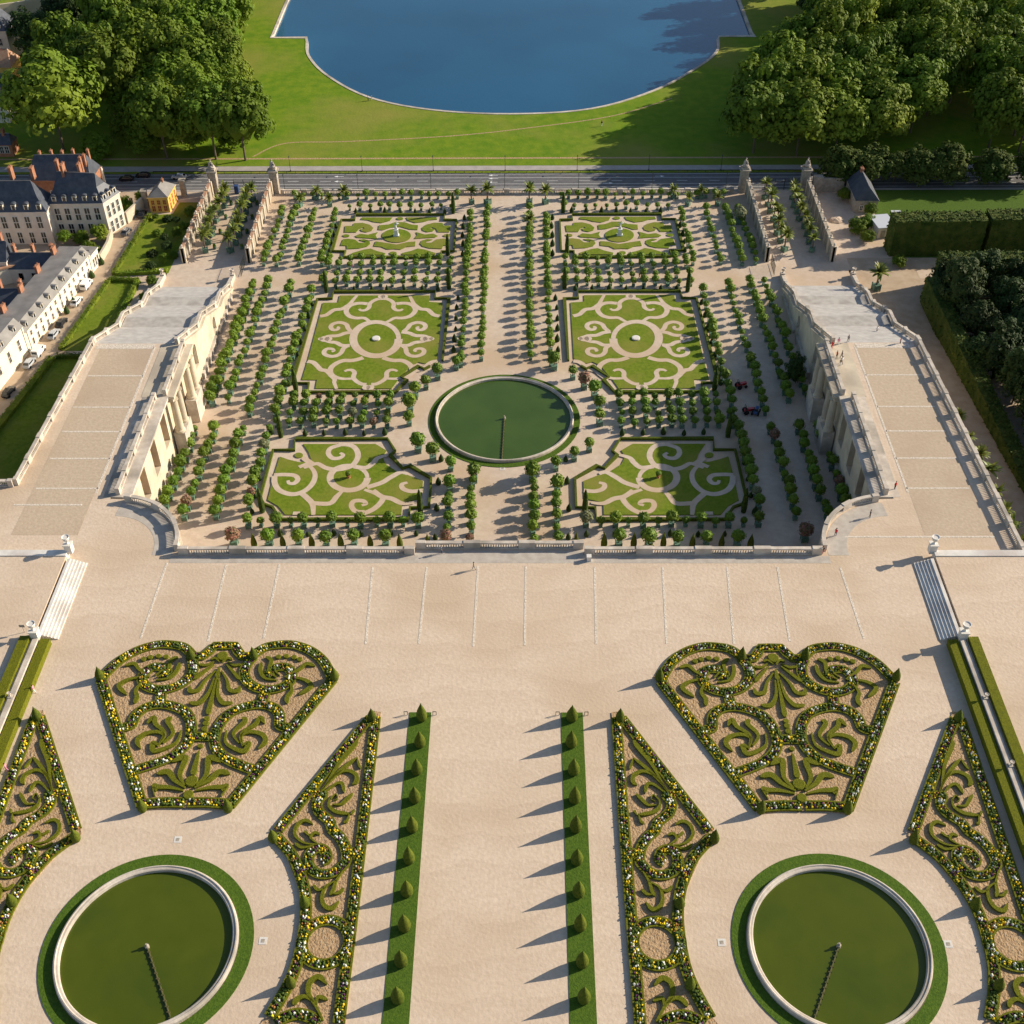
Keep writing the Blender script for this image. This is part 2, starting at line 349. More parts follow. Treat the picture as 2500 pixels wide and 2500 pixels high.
# ---- raised side platforms with their steps
for s, nm in ((-1, 'west'), (1, 'east')):
    struct(MB().prism([(s*72.0, 10), (s*72.0, 143.6), (s*200, 143.6), (s*200, 10)], -1, 1.25).build('side_platform', 'sand'))
    struct(MB().box(s*136, 144.2, 0, 128, 1.4, 1.42).build('platform_coping', 'white_stone'))
    side = 'left' if s < 0 else 'right'
    t = thing('stone_steps', f'pale stone steps up to the raised {side} platform beside the terrace', 'steps', (s*70.2, 134.6, 0), group='steps up to the side platforms')
    for i in range(6):
        MB().box(s*(-1.35+i*.5+.25*0), 0, 0, .52, 17.0, .2*(i+1), 0).build('tread', 'white_stone', t)
    st = [Vector((s*71.4, 125.6)), Vector((s*71.9, 60)), Vector((s*72.2, 20))]
    w = ob('garden_wall', MB().ribbon(st, .8, 0, 1.55).mesh('garden_wall', 'coping')); tag(w, f'low stone wall between two clipped hedges, {side} edge of the flower garden', 'wall')
    for dx, nm2, hh, lab in ((-1.35, 'inner', 1.25, 'facing the flower beds'), (1.6, 'outer', 1.9, 'on the raised platform side')):
        hb = ob('clipped_hedge', MB().ribbon([p+Vector((s*dx, -.4)) for p in st], 1.5, 0, hh).mesh('clipped_hedge', 'box'))
        tag(hb, f'long clipped hedge along the {side} garden wall, {lab}', 'hedge', 'hedges along the garden walls')
# ---- balustrades
def balustrade(label, path, z=0.0, pier=6.2, plen=1.5, closed_end=True, zf=None, group='stone balustrades of the terrace', step=.42):
    P = resample(path, .35); n = len(P)
    if (P[-1]-path[-1]).length > .1: P.append(path[-1]); n += 1
    zz = [(zf(p.y) if zf else z) for p in P]
    t = thing('balustrade', label, 'balustrade', (P[0].x, P[0].y, zz[0]), group=group)
    o = Vector((P[0].x, P[0].y)); zo = zz[0]; Q = [p-o for p in P]; zq = [a-zo for a in zz]
    MB().ribbon(Q, .62, [a-.3 for a in zq], [a+.22 for a in zq]).build('plinth', 'coping', t)
    MB().ribbon(Q, .66, [a+1.06 for a in zq], [a+1.34 for a in zq]).build('handrail', 'coping', t)
    L = [0.]
    for a, b in zip(Q, Q[1:]): L.append(L[-1]+(b-a).length)
    tot = L[-1]; k = max(1, round(tot/pier)); piers = [tot*i/k for i in range(k+1)]
    pb = MB(); bb = MB()
    def at(d):
        for i in range(len(L)-1):
            if L[i+1] >= d or i == len(L)-2:
                u = (d-L[i])/max(1e-6, L[i+1]-L[i]); return Q[i].lerp(Q[i+1], u), zq[i]+(zq[i+1]-zq[i])*u, math.atan2(Q[i+1].y-Q[i].y, Q[i+1].x-Q[i].x)
    for i, d in enumerate(piers):
        l = plen if 0 < i < k else plen*.6
        d2 = min(max(d, l/2-.2), tot-l/2+.2); q, a, an = at(d2)
        MB().box(q.x, q.y, a-.3, l, .76, 1.76, an).build('pier', 'coping', t)
    d = .3
    while d < tot:
        if all(abs(d-p) > plen/2 for p in piers):
            q, a, an = at(d)
            bb.lathe([(.08, .2), (.13, .42), (.06, .75), (.11, 1.08)], q.x, q.y, 6, 0, a)
        d += step
    if bb.v: bb.build('baluster_row', 'coping', t)
    return t
V = lambda *a: Vector(a)
balustrade('stone balustrade on the terrace edge, left of its projecting middle', [V(-53.6, 145.5), V(-14.3, 145.5)], pier=9.8, plen=2.8)
balustrade('projecting middle stone balustrade facing the round court pool', [V(-13.9, 146.9), V(13.9, 146.9)], pier=9.3, plen=2.8)
balustrade('stone balustrade on the terrace edge, right of its projecting middle', [V(53.6, 145.5), V(14.3, 145.5)], pier=9.8, plen=2.8)
for s, nm in ((-1, 'left'), (1, 'right')):
    balustrade(f'curved stone balustrade round the {nm} corner of the court', [V(s*abs(p.x), p.y) for p in arcpts(-67.2, 146.0, 12.9, 1, 84, 24)], plen=2.0, pier=6.5)
    balustrade(f'straight stone balustrade over the {nm} arched court wall', [V(s*67.8, 160.6), V(s*67.8, 189.0)])
    balustrade(f'stone balustrade above the {nm} columned wall section', [V(s*66.0, 190), V(s*66.0, 207.4)])
    balustrade(f'outer sloping stone balustrade on the far side of the {nm} grand staircase', [V(s*84.9, 208.2), V(s*84.5, 254.2)], zf=stair_z, pier=7.5, plen=1.6)
    balustrade(f'inner sloping stone balustrade of the {nm} grand staircase beside the court', [V(s*67.5, 207.8), V(s*67.5, 254.2)], zf=stair_z, pier=7.5, plen=1.6)
balustrade('outer stone balustrade of the left wing above the street garden', [V(-86.7, 163.2), V(-84.9, 207.6)])
balustrade('outer stone balustrade of the right wing above the shaded path', [V(87.9, 122), V(84.9, 207.6)])
balustrade('stone balustrade turning away left from the left wing corner', [V(-87.3, 162.9), V(-125, 162.9)])
balustrade('low stone balustrade between the court and the road', [V(-62, 302.6), V(61, 302.6)], z=CT, group='balustrades at the road end')
# ---- grand staircases
for s, nm in ((-1, 'left'), (1, 'right')):
    t = thing('grand_staircase', f'wide pale stone staircase descending to the court, {nm} wing', 'staircase', (s*76, 208, 0), group='grand staircases')
    for (ya, za), (yb, zb) in ((TZ[1], TZ[2]), (TZ[3], TZ[4]), (TZ[5], TZ[6])):
        n = round((za-zb)/.2); mb = MB(); poly = [(ya-208, -17.2)]
        for i in range(n):
            y0 = ya+(yb-ya)*i/n-208; y1 = ya+(yb-ya)*(i+1)/n-208; z = za-(za-zb)*i/n
            poly += [(y0, z), (y1, z)]
        poly += [(yb-208, -17.2)]
        yzprism(mb, poly, -8.6, 8.6); mb.build('flight', 'step_stone', t)
    for ya, yb, z in ((223, 227.5, -6), (240.5, 244.5, -11.5)):
        MB().box(0, (ya+yb)/2-208, -17.2, 17.2, yb-ya, 17.2+z).build('landing', 'landing_stone', t)
    # side walls of the flights on the outside
    mb = MB(); poly = [(208, -17)]+[(y, z+.0) for y, z in TZ[1:7]]+[(262, -15), (262, -17)]
    yzprism(mb, [(y-208, z) for y, z in poly], s*8.3, s*9.4); mb.build('outer_wall', 'limestone', t)
    for X in (67.4, 84.6):
        mb = MB(); yzprism(mb, [(254.2, -17), (254.2, -13.4), (256, -13.6), (259.5, -14.0), (259.5, -17)], X-.45, X+.45)
        w = mb.build('end_wall', 'coping'); tag(w, f'sloping end wall of the {nm} staircase, {"court" if X < 70 else "outer"} side', 'wall')
        w.location.x = 0
        if s < 0: w.scale.x = -1
# ---- orangery court walls
def arch_strip(mb, y0, y1, sill, top, ztop, x0, x1, n=10):
    r = (y1-y0)/2; c = (y0+y1)/2; sp_ = top-r
    yzprism(mb, [(y0, -17), (y1, -17), (y1, sill), (y0, sill)], x0, x1)
    poly = [(y0, ztop), (y0, sp_)]+[(c-r*math.cos(PI*i/n), sp_+r*math.sin(PI*i/n)) for i in range(1, n)]+[(y1, sp_), (y1, ztop)]
    yzprism(mb, poly, x0, x1)
for s, nm in ((-1, 'left'), (1, 'right')):
    t = thing('orangery_wall', f'tall limestone court wall with deep arches and paired columns, {nm} wing', 'wall', (s*66.5, 0, CT), group='arched court walls')
    mb = MB(); x0, x1 = 0, s*2.6; zc = -CT
    A = [(160.3, 163.7), (168.5, 171.9), (176.7, 180.1), (184.9, 188.3)]
    y = 158.9
    def pier(a, b, f=lambda q: -.45): yzprism(mb, [(a, -17+zc), (b, -17+zc), (b, f(b)+zc), (a, f(a)+zc)], x0, x1)
    for a, b in A:
        pier(y, a); arch_strip(mb, a, b, -9.7+zc, -1.1+zc, -.45+zc, x0, x1); y = b
    pier(y, 190.2); y = 190.2
    # avant-corps back wall with two tall arches
    for a, b in ((194.6, 198.6),):
        pier(y, a); arch_strip(mb, a, b, -9.7+zc, -1.6+zc, -.45+zc, x0, x1); y = b
    pier(y, 206); y = 206
    f2 = lambda q: stair_z(q)-.1
    pier(206, 208); y = 208
    for a, b, si, tp_ in ((213.4, 216.2, -10.6, -5.0), (231.4, 234.0, -13.2, -9.6)):
        ys = [y]+[q for q in (223, 227.5, 240.5) if y < q < a]+[a]
        for p, q in zip(ys, ys[1:]): pier(p, q, f2)
        m_ = (a+b)/2; r_ = (b-a)/2; spz = tp_-r_
        yzprism(mb, [(a, -17+zc), (b, -17+zc), (b, si+zc), (a, si+zc)], x0, x1)
        yzprism(mb, [(a, f2(a)+zc), (a, spz+zc)]+[(m_-r_*math.cos(PI*i/8), spz+r_*math.sin(PI*i/8)+zc) for i in range(1, 8)]+[(b, spz+zc), (b, f2(b)+zc)], x0, x1); y = b
    ys = [y, 240.5, 244.5, 254.5]
    for p, q in zip(ys, ys[1:]): pier(p, q, f2)
    mb.build('wall', 'limestone', t)
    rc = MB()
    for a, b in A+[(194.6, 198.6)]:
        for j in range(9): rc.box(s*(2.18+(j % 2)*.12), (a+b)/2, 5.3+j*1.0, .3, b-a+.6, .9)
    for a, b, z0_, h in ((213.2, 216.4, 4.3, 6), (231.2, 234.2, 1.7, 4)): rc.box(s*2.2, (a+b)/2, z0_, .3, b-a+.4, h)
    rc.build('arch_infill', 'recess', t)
    pl = MB()
    for a, b in ((159, 160.2), (163.8, 168.4), (172, 176.6), (180.2, 184.8), (206.2, 213.3), (216.3, 231.2), (234.2, 250)): pl.box(-s*.3, (a+b)/2, -2, .6, b-a, 2+(1.6 if a < 230 else .9))
    pl.build('plinth', 'coping', t)
    cn = MB(); cn.box(s*1.3, 174.6, zc-.45, 5.0, 29.6, .48); cn.build('cornice', 'coping', t)
    av = MB(); av.box(s*.9, 198.6, zc-.55, 6.4, 18.4, .59); av.box(-s*.2, 198.2, zc-1.5, 3.4, 17.0, .95)
    av.build('entablature', 'limestone', t)
    for yc in (190.9, 194.3, 202.2, 205.5):
        c = MB(); c.lathe([(1.0, 5.6), (1.0, 6.0), (.80, 6.2), (.80, 9.), (.68, 13.0), (.70, 13.15), (.98, 13.4), (.98, 13.5)], -s*1.55, yc, 20)
        c.build('column', 'limestone', t, smooth=False)
    for yc in (192.8, 203.7):
        MB().box(-s*1.45, yc, -2, 2.3, 5.6, 7.6).build('pedestal', 'coping', t)
t = thing('orangery_front', 'long arched court front under the terrace balustrade', 'wall', (0, 146.4, CT))
MB().box(0, -.05, -2, 107, .5, 16.5).build('wall', 'limestone', t)
for i in range(11):
    x = -45+i*9.; pts = [(x-1.8, 4.5), (x+1.8, 4.5), (x+1.8, 11)]+[(x+1.8*math.cos(PI*j/10), 11+1.8*math.sin(PI*j/10)) for j in range(1, 10)]+[(x-1.8, 11)]
    w = MB(); w.add([(p, 1.24 if abs(x) < 13 else .22, q) for p, q in pts], [tuple(range(len(pts)-1, -1, -1))]); w.build('window', 'glass', t)
#==GARDEN==
# ---- round pools
def circle(cx, cy, r, n=72): return [Vector((cx+r*math.cos(2*PI*i/n), cy+r*math.sin(2*PI*i/n))) for i in range(n)]
def pool(label, cx, cy, z, ro, rr, rw, wm, pipe):
    struct(MB().ribbon(circle(cx, cy, (ro+rr+.1)/2), ro-rr-.1, z-.3, z+.10, closed=True).build('grass_ring', 'turf'))
    t = thing('round_pool', label, 'pool', (cx, cy, z), group='round pools')
    b = MB(); n = 96
    prof = [(rr, -.3), (rr, .52), (rr-.12, .70), ((rr+rw)/2+.1, .74), ((rr+rw)/2, .62), (rw+.12, .60), (rw, .52), (rw, -.3)]
    vs = [(r*math.cos(2*PI*j/n), r*math.sin(2*PI*j/n), h) for r, h in prof for j in range(n)]
    b.add(vs, [(i*n+j, i*n+(j+1) % n, (i+1)*n+(j+1) % n, (i+1)*n+j) for i in range(len(prof)-1) for j in range(n)])
    b.build('stone_rim', 'coping', t)
    MB().sheet(circle(0, 0, rw+.05), .06).build('water', wm, t)
    n_ = MB(); n_.lathe([(.28, 0), (.28, .5), (.15, .55), (.12, .9)], 0, 0, 10); n_.build('jet_nozzle', 'old_stone', t)
    p = MB(); p.tube([(0, 0, .16), (pipe[0]*.5, pipe[1]*.5, .14), (*pipe, .16)], [.13, .13, .13], 6)
    for i in range(1, 14): p.box(pipe[0]*i/14, pipe[1]*i/14, .05, .4, .18, .22)
    p.build('feed_pipe', 'algae', t)
    return t
pool('round green pool among the flower beds, left of the topiary avenue', -42.7, 74.9, 0, 13.1, 11.25, 10.5, 'pond', tuple(G(423, 2486)-G(362, 2300))[:2])
pool('round green pool among the flower beds, right of the topiary avenue', 43.0, 75.3, 0, 13.1, 11.25, 10.5, 'pond', tuple(G(1979, 2486)-G(2040, 2305))[:2])
pool('large round green pool in the middle of the orangery court', 0, 201.9, CT, 15.95, 14.6, 13.95, 'court_pond', (-.35, -13.7))
for px_, py_, z in ((434, 2050, 0), (642, 2297, 0), (1762, 2301, 0), (2315, 2305, 0), (1227, 1144, CT), (2140, 1990, 0)):
    if py_ == 1990: continue
    p = G(px_, py_, z); m_ = MB(); m_.box(0, 0, 0, 1.0, 1.0, .03); m_.box(0, 0, .03, .45, .45, .02, 0, 1)
    side = {434: 'behind the left flower-bed pool', 642: 'right of the left flower-bed pool', 1762: 'left of the right flower-bed pool', 2315: 'right of the right flower-bed pool', 1227: 'in front of the court pool'}[px_]
    tag(m_.build('manhole_cover', ['white_stone', 'old_stone'], loc=p), 'square pale stone manhole cover in the sand '+side, 'manhole', 'manhole covers near the pools')
# ---- turf strips with topiary
for s, nm in ((-1, 'left'), (1, 'right')):
    st_ = MB().prism([(s*9.5, 20), (s*12.7, 20), (s*12.7, 111.85), (s*9.5, 111.85)], -.2, .07).build('grass_strip', 'turf'); struct(st_)
    tag_ = None
def yew_mesh(name, seed, H=2.75, r=.98):
    rnd = random.Random(seed); b = MB(); prof = [(.0, 0), (.70, .0), (.92, .25), (1., .6), (.97, .95), (.83, 1.35), (.60, 1.75), (.35, 2.15), (.14, 2.5), (.03, 2.75)]
    P = []
    for i in range(len(prof)-1):
        for k in range(2): P.append((prof[i][0]+(prof[i+1][0]-prof[i][0])*k/2, prof[i][1]+(prof[i+1][1]-prof[i][1])*k/2))
    P.append(prof[-1])
    b.lathe([(a*r, z*H/2.75) for a, z in P[1:]], 0, 0, 22)
    b.v = [(x*(1+rnd.uniform(-.035, .035)), y*(1+rnd.uniform(-.035, .035)), z+rnd.uniform(-.02, .02)) for x, y, z in b.v]
    return b.mesh(name, 'yew', True)
YEW = [yew_mesh('topiary_cone', i, 3.75, .86) for i in range(4)]
def yew(p, label, sc=1., group='clipped topiary cones', z=0.):
    o = ob('topiary_cone', random.choice(YEW), None, (p[0], p[1], z), random.uniform(0, 6), (sc*random.uniform(.94, 1.05), sc*random.uniform(.94, 1.05), sc*random.uniform(.93, 1.07)))
    return tag(o, label, 'topiary', group)
for nm, k, pts in (('left', 'p3', [(990, 150), (980, 305), (962, 465), (950, 630), (935, 803), (915, 990), (903, 1182), (888, 1388), (868, 1595), (848, 1812)]),
                   ('right', 'p4', [(88, 152), (84, 305), (98, 467), (104, 635), (110, 805), (117, 995), (127, 1187), (136, 1385), (148, 1600), (158, 1812)])):
    for i, (x, y) in enumerate(pts):
        p = g1(k, x, y-6, 0)
        yew((p.x, p.y+.25), f'pointed topiary cone, {nth(i)} from the terrace end of the {nm} grass strip', .95, 'topiary along the grass strips')
for s, nm in ((-1, 'left'), (1, 'right')):
    for dx in (9.0, 13.2):
        b = MB(); b.box(-.25, 0, 0, .08, .08, .75); b.box(.25, 0, 0, .08, .08, .75); b.box(0, 0, .7, .58, .08, .08)
        tag(b.build('iron_hoop', 'metal', loc=(s*dx, 111.4, 0)), f'low iron hoop at the far end of the {nm} grass strip, {"avenue" if dx < 10 else "flower bed"} side', 'railing')
# ---- flower beds
FLM = ['fl_green', 'fl_yellow', 'fl_white', 'fl_purple', 'fl_rust']
def flowers(mb, path, w, rnd, closed=False):
    P = resample(path, .34, closed); n = len(P)
    for i in range(n):
        a, b = P[max(i-1, 0)], P[min(i+1, n-1)]; d = (b-a)
        if d.length == 0: continue
        d.normalize(); nv = Vector((-d.y, d.x)); k = max(2, round(w/.33))
        tone = math.sin(i*.55+rnd.random()*2)
        for j in range(k):
            q = P[i]+nv*((j+.5)/k-.5)*w*1.02+d*rnd.uniform(-.16, .16)+nv*rnd.uniform(-.08, .08)
            u = rnd.random()
            mi = 0 if u < .46 else (1 if u < .66+.12*tone else (2 if u < .80 else (3 if u < .91 else 4)))
            r = rnd.uniform(.12, .21) if mi else rnd.uniform(.17, .28); h = rnd.uniform(.35, .62); a0 = rnd.uniform(0, 2)
            m = 5; vs = []
            for rr, zz in ((r, h-.28), (r*.75, h-.03)):
                for t in range(m): an = a0+2*PI*t/m; vs.append((q.x+rr*math.cos(an)*rnd.uniform(.7, 1.25), q.y+rr*math.sin(an)*rnd.uniform(.7, 1.25), zz+rnd.uniform(-.08, .08)))
            vs.append((q.x+rnd.uniform(-.05, .05), q.y+rnd.uniform(-.05, .05), h+.06))
            mb.add(vs, [(t, (t+1) % m, m+(t+1) % m, m+t) for t in range(m)]+[(m+t, m+(t+1) % m, 2*m) for t in range(m)], mi)
def strokew(n, w, kind):
    o = []
    for i in range(n):
        u = i/(n-1)
        if kind == 'leaf': k = .28+.72*math.sin(min(1, u*1.15)*PI*.62)**1.2; k *= 1 if u < .86 else max(.12, 1-(u-.86)/.14*.85)
        elif kind == 'drop': k = .25+.75*u; k *= 1 if u < .9 else .85-(u-.9)*5
        else: k = 1-.6*u
        o.append(w*k)
    return o
def build_bed(name, label, cx, cy, outline, bands, loops, strokes, dots, group, bw=1.15):
    t = thing(name, label, 'flower bed', (cx, cy, 0), group=group); rnd = random.Random(3); o = Vector((cx, cy))
    sh = lambda P: [p-o for p in P]
    MB().prism(sh(outline), -.3, .12).build('soil', 'dirt', t)
    fb = MB(); ed = MB(); base = MB()
    for path, cl in bands+loops:
        P = sh(path); base.ribbon(P, bw*.95, .05, .22, closed=cl); flowers(fb, P, bw*.92, rnd, cl)
        for sg in (-1, 1):
            n = len(P); Q = []
            for i in range(n):
                a, b = (P[i-1], P[(i+1) % n]) if cl else (P[max(i-1, 0)], P[min(i+1, n-1)])
                d = (b-a).normalized(); Q.append(P[i]+Vector((-d.y, d.x))*sg*(bw/2+.12))
            ed.ribbon(Q, .24, .05, .36, closed=cl)
    base.build('planting_base', 'fl_green', t); stuff(fb.build('flowers', FLM, t)); ed.build('box_edging', 'box', t)
    for path, w, kind in strokes:
        P = sh(smooth_pts(path, 6)); b = MB(); b.ribbon(P, strokew(len(P), w*.68, kind), .08, .46)
        b.build('box_scroll', 'box', t)
    for p, r in dots:
        q = p-o; MB().lathe([(r, .08), (r, .38), (r*.85, .46)], q.x, q.y, 14).build('box_scroll', 'box', t)
    return t
def copy_thing(t, label, loc, sx=1):
    r = t.copy(); COL.objects.link(r); r.location = loc; r['label'] = label; r.scale.x = t.scale.x*sx
    for c in t.children:
        d = c.copy(); COL.objects.link(d); d.parent = r
        for e in c.children: f_ = e.copy(); COL.objects.link(f_); f_.parent = d
    return r
def sharp(pts, n=3):
    out = []
    for a, b in zip(pts, pts[1:]):
        for i in range(n): out.append(a.lerp(b, i/n))
    return out+[pts[-1]]
XC = 42.1
g0 = lambda k, pts: g2(k, pts, 0)
rt_top = smooth_pts(g0('F', [(650, 98), (685, 66), (735, 55), (800, 55), (880, 78), (950, 118), (1000, 165), (1022, 190)]), 6)
mid_top = g0('F', [(515, 58), (555, 58), (580, 82), (606, 102), (645, 102)])
rt_side = sharp(g0('F', [(1030, 200), (835, 728)]), 8)
bot = smooth_pts(g0('F', [(822, 722), (740, 716), (655, 716)]), 5)
half = [(mid_top, False), (rt_top, False), (rt_side, False), (bot, False)]
sw = smooth_pts(g0('F', [(655, 105), (642, 140), (650, 180), (685, 215), (745, 240), (810, 240), (852, 215), (850, 178), (815, 150), (772, 150), (752, 170), (765, 195)]), 6)
lk = sharp(g0('F', [(772, 245), (776, 300)]), 3)
lp = smooth_pts(g0('F', [(930, 402), (895, 392), (875, 350), (835, 318), (772, 305), (705, 318), (660, 345), (640, 395), (648, 455), (690, 505), (755, 542), (860, 578)]), 6)
ln = sharp(g0('F', [(595, 440), (645, 440)]), 3)
half += [(sw, False), (lk, False), (lp, False), (ln, False)]
bands = half+[(mx(p, XC), c) for p, c in half]
outl = g0('F', [(555, 40), (612, 90), (655, 90), (690, 52), (740, 42), (805, 42), (890, 64), (965, 108), (1018, 155), (1052, 178), (845, 750), (750, 738), (650, 735)])
outl = mx(outl, XC)[::-1]+outl
ST = [([(552, 195), (575, 260), (615, 300), (655, 298)], 1.05, 'leaf'), ([(548, 165), (590, 205), (618, 245), (652, 250), (655, 228)], 1.0, 'leaf'), ([(556, 138), (600, 170), (640, 202)], .8, 'leaf'),
      ([(556, 126), (590, 142), (618, 138)], .7, 'leaf'), ([(534, 128), (552, 112), (572, 118)], .6, 'leaf'),
      ([(658, 645), (680, 600), (660, 530), (715, 548)], 1.25, 'leaf'), ([(655, 656), (700, 625), (730, 590), (778, 598)], 1.3, 'leaf'), ([(662, 668), (720, 655), (775, 652), (790, 640)], 1.1, 'leaf'),
      ([(775, 668), (790, 655), (782, 690)], .5, 'stem'),
      ([(798, 205), (745, 196), (712, 165), (700, 128)], .9, 'leaf'), ([(790, 192), (748, 165), (738, 122), (708, 106)], .9, 'leaf'), ([(802, 185), (775, 165), (760, 140)], .5, 'leaf'),
      ([(825, 192), (868, 162), (892, 136), (932, 145)], .9, 'leaf'), ([(830, 192), (905, 200), (952, 228), (918, 266)], 1.0, 'leaf'), ([(850, 205), (880, 245), (874, 275), (885, 302)], 1.0, 'leaf'),
      ([(780, 482), (752, 440), (785, 422), (838, 432), (865, 460), (850, 492)], 1.05, 'leaf'), ([(770, 466), (752, 425), (790, 390), (800, 362), (828, 386)], 1.05, 'leaf'), ([(757, 468), (716, 425), (742, 375), (722, 362)], 1.0, 'leaf'),
      ([(682, 415), (700, 465), (750, 492), (795, 502), (798, 470), (775, 478)], 1.1, 'leaf')]
strokes = []
for p, w, k in ST:
    q = g0('F', p); strokes += [(q, w, k), (mx(q, XC), w, k)]
cq = lambda pts: [Vector((XC, p.y)) for p in g0('F', pts)]
strokes += [(cq([(545, 192), (552, 250), (560, 300), (566, 348)]), 1.3, 'drop'), (cq([(605, 502), (615, 550), (628, 602)]), 1.5, 'drop'), (cq([(520, 150), (525, 170), (530, 192)]), 1.3, 'drop')]
dots = [(p, r) for p, r in zip(cq([(570, 365), (573, 385), (577, 408), (600, 480), (638, 628), (645, 685), (520, 102)]), (.45, .5, .5, .42, .95, .75, .9))]
for q in g0('F', [(760, 106), (792, 103), (826, 108), (854, 116)]): dots += [(q, .45), (mx([q], XC)[0], .45)]
fan = build_bed('fan_bed', 'fan-shaped flower bed with box scrolls, right of the avenue', XC, 105, outl, bands, [], strokes, dots, 'fan-shaped flower beds')
copy_thing(fan, 'fan-shaped flower bed with box scrolls, left of the avenue', (-XC-.1, 105.3, 0))
for s, nm in ((-1, 'left'), (1, 'right')):
    for nm2, q in zip(('scalloped top edge', 'outer top corner', 'narrow bottom corner'), g0('F', [(655, 102), (1033, 190), (832, 738)])):
        for m_, lr in ((1, 'right'), (-1, 'left')):
            x = XC+(q.x-XC)*m_
            yew((s*XC+(x-XC), q.y), f'topiary cone, {lr} one on the {nm2} of the {nm} fan bed', .78, 'topiary on the fan beds')
# wedges
XW = 42.55
W2 = lambda pts: [(x, y+1037.4) for x, y in pts]
left_e = sharp(g0('W', [(94, 95), (165, 1050)]+W2([(208, 560), (255, 1100)])), 6)
right_e = sharp(g0('W', [(130, 95), (715, 850)]), 10)
arc_e = smooth_pts(g0('W', [(735, 885), (620, 1010)]+W2([(560, 95), (522, 210), (505, 350), (512, 480), (532, 620), (565, 750), (625, 890), (720, 1060)])), 6)
inner = smooth_pts(g0('W', [(478, 612), (425, 612), (462, 665), (445, 730), (375, 790), (350, 850), (300, 895), (258, 970), (250, 1050)]+W2([(280, 55), (330, 95), (405, 108), (470, 85), (505, 30)])+[(490, 1000), (440, 972), (395, 990), (382, 1040), (415, 1062)]), 6)
jn = sharp(g0('W', [(190, 1000), (255, 1000)]), 3); jn2 = sharp(g0('W', W2([(480, 50), (545, 75)])), 3)
c0 = g1('W', 366, 560+1037.4, 0); ring = [c0+Vector((2.95*math.cos(2*PI*i/40), 2.95*math.sin(2*PI*i/40))) for i in range(40)]
bt = smooth_pts(g0('W', W2([(385, 1100), (450, 1062), (530, 1042), (610, 1062), (680, 1105)])), 5)
wout = g0('W', [(62, 55), (128, 45), (150, 80), (762, 872), (660, 1010)]+W2([(595, 120), (555, 220), (543, 340), (545, 480), (565, 620), (600, 750), (655, 890), (745, 1060), (880, 1230), (220, 1230)]))
WST = [([(440, 592), (380, 520), (300, 440), (205, 365)], .75, 'leaf'), ([(205, 372), (198, 400), (182, 440)], .5, 'leaf'), ([(438, 596), (360, 495), (275, 455), (212, 480), (205, 525), (232, 548)], .9, 'leaf'), ([(420, 602), (345, 545), (300, 542), (285, 600)], .75, 'leaf'),
       ([(372, 640), (340, 612), (326, 640), (352, 655)], .3, 'stem'), ([(360, 680), (305, 680), (268, 648), (225, 605)], .75, 'leaf'), ([(378, 640), (382, 690), (330, 730), (235, 745)], .8, 'leaf'), ([(240, 738), (258, 790), (280, 800)], .55, 'leaf'), ([(230, 745), (212, 715)], .5, 'leaf'),
       ([(420, 575), (330, 410), (250, 310), (205, 250)], 1.0, 'leaf'), ([(440, 950), (540, 938), (602, 880), (585, 815), (535, 788), (485, 812)], .75, 'leaf'), ([(440, 948), (495, 905), (470, 870), (435, 882)], .6, 'leaf'), ([(500, 895), (540, 858)], .5, 'leaf'), ([(470, 955), (550, 970), (600, 940)], .6, 'leaf')]
WST += [(W2(p), w, k) for p, w, k in [([(270, 85), (312, 155), (330, 215), (352, 250)], .7, 'leaf'), ([(305, 150), (378, 190), (402, 260), (385, 318), (335, 338), (288, 288)], .85, 'leaf'), ([(378, 200), (430, 215), (466, 180)], .6, 'leaf'), ([(330, 240), (295, 235), (258, 202)], .6, 'leaf'),
       ([(360, 1085), (415, 985), (465, 905), (458, 830), (400, 795), (345, 845)], 1.0, 'leaf'), ([(408, 985), (400, 930), (335, 948)], .7, 'leaf'), ([(428, 965), (488, 928), (540, 945), (565, 985)], .9, 'leaf')]]
wst = [(g0('W', p), w, k) for p, w, k in WST]
wedge = build_bed('wedge_bed', 'long wedge-shaped flower bed, right of the avenue and left of the right pool', XW, 90, wout, [(left_e, 0), (right_e, 0), (arc_e, 0), (inner, 0), (jn, 0), (jn2, 0), (bt, 0)], [(ring, True)], wst, [], 'wedge-shaped flower beds', 1.0)
copy_thing(wedge, 'long wedge-shaped flower bed on the outer side of the right pool', (XW, 90, 0), -1)
copy_thing(wedge, 'long wedge-shaped flower bed, left of the avenue and right of the left pool', (-XW, 90, 0), -1)
copy_thing(wedge, 'long wedge-shaped flower bed on the outer side of the left pool', (-XW, 90, 0), 1)
for s, nm in ((-1, 'left'), (1, 'right')):
    for m_, nm3 in ((1, 'inner'), (-1, 'outer')):
        for nm2, q in zip(('pointed tip', 'corner by the pool path', 'curved edge level with the pool', 'near curved edge'), g0('W', [(118, 105), (745, 915)]+W2([(515, 312), (583, 850)]))):
            yew((s*(XW+(q.x-XW)*m_), q.y), f'topiary cone, {nm2} of {nm3} wedge bed, {nm} pool', .76, 'topiary on the wedge beds')
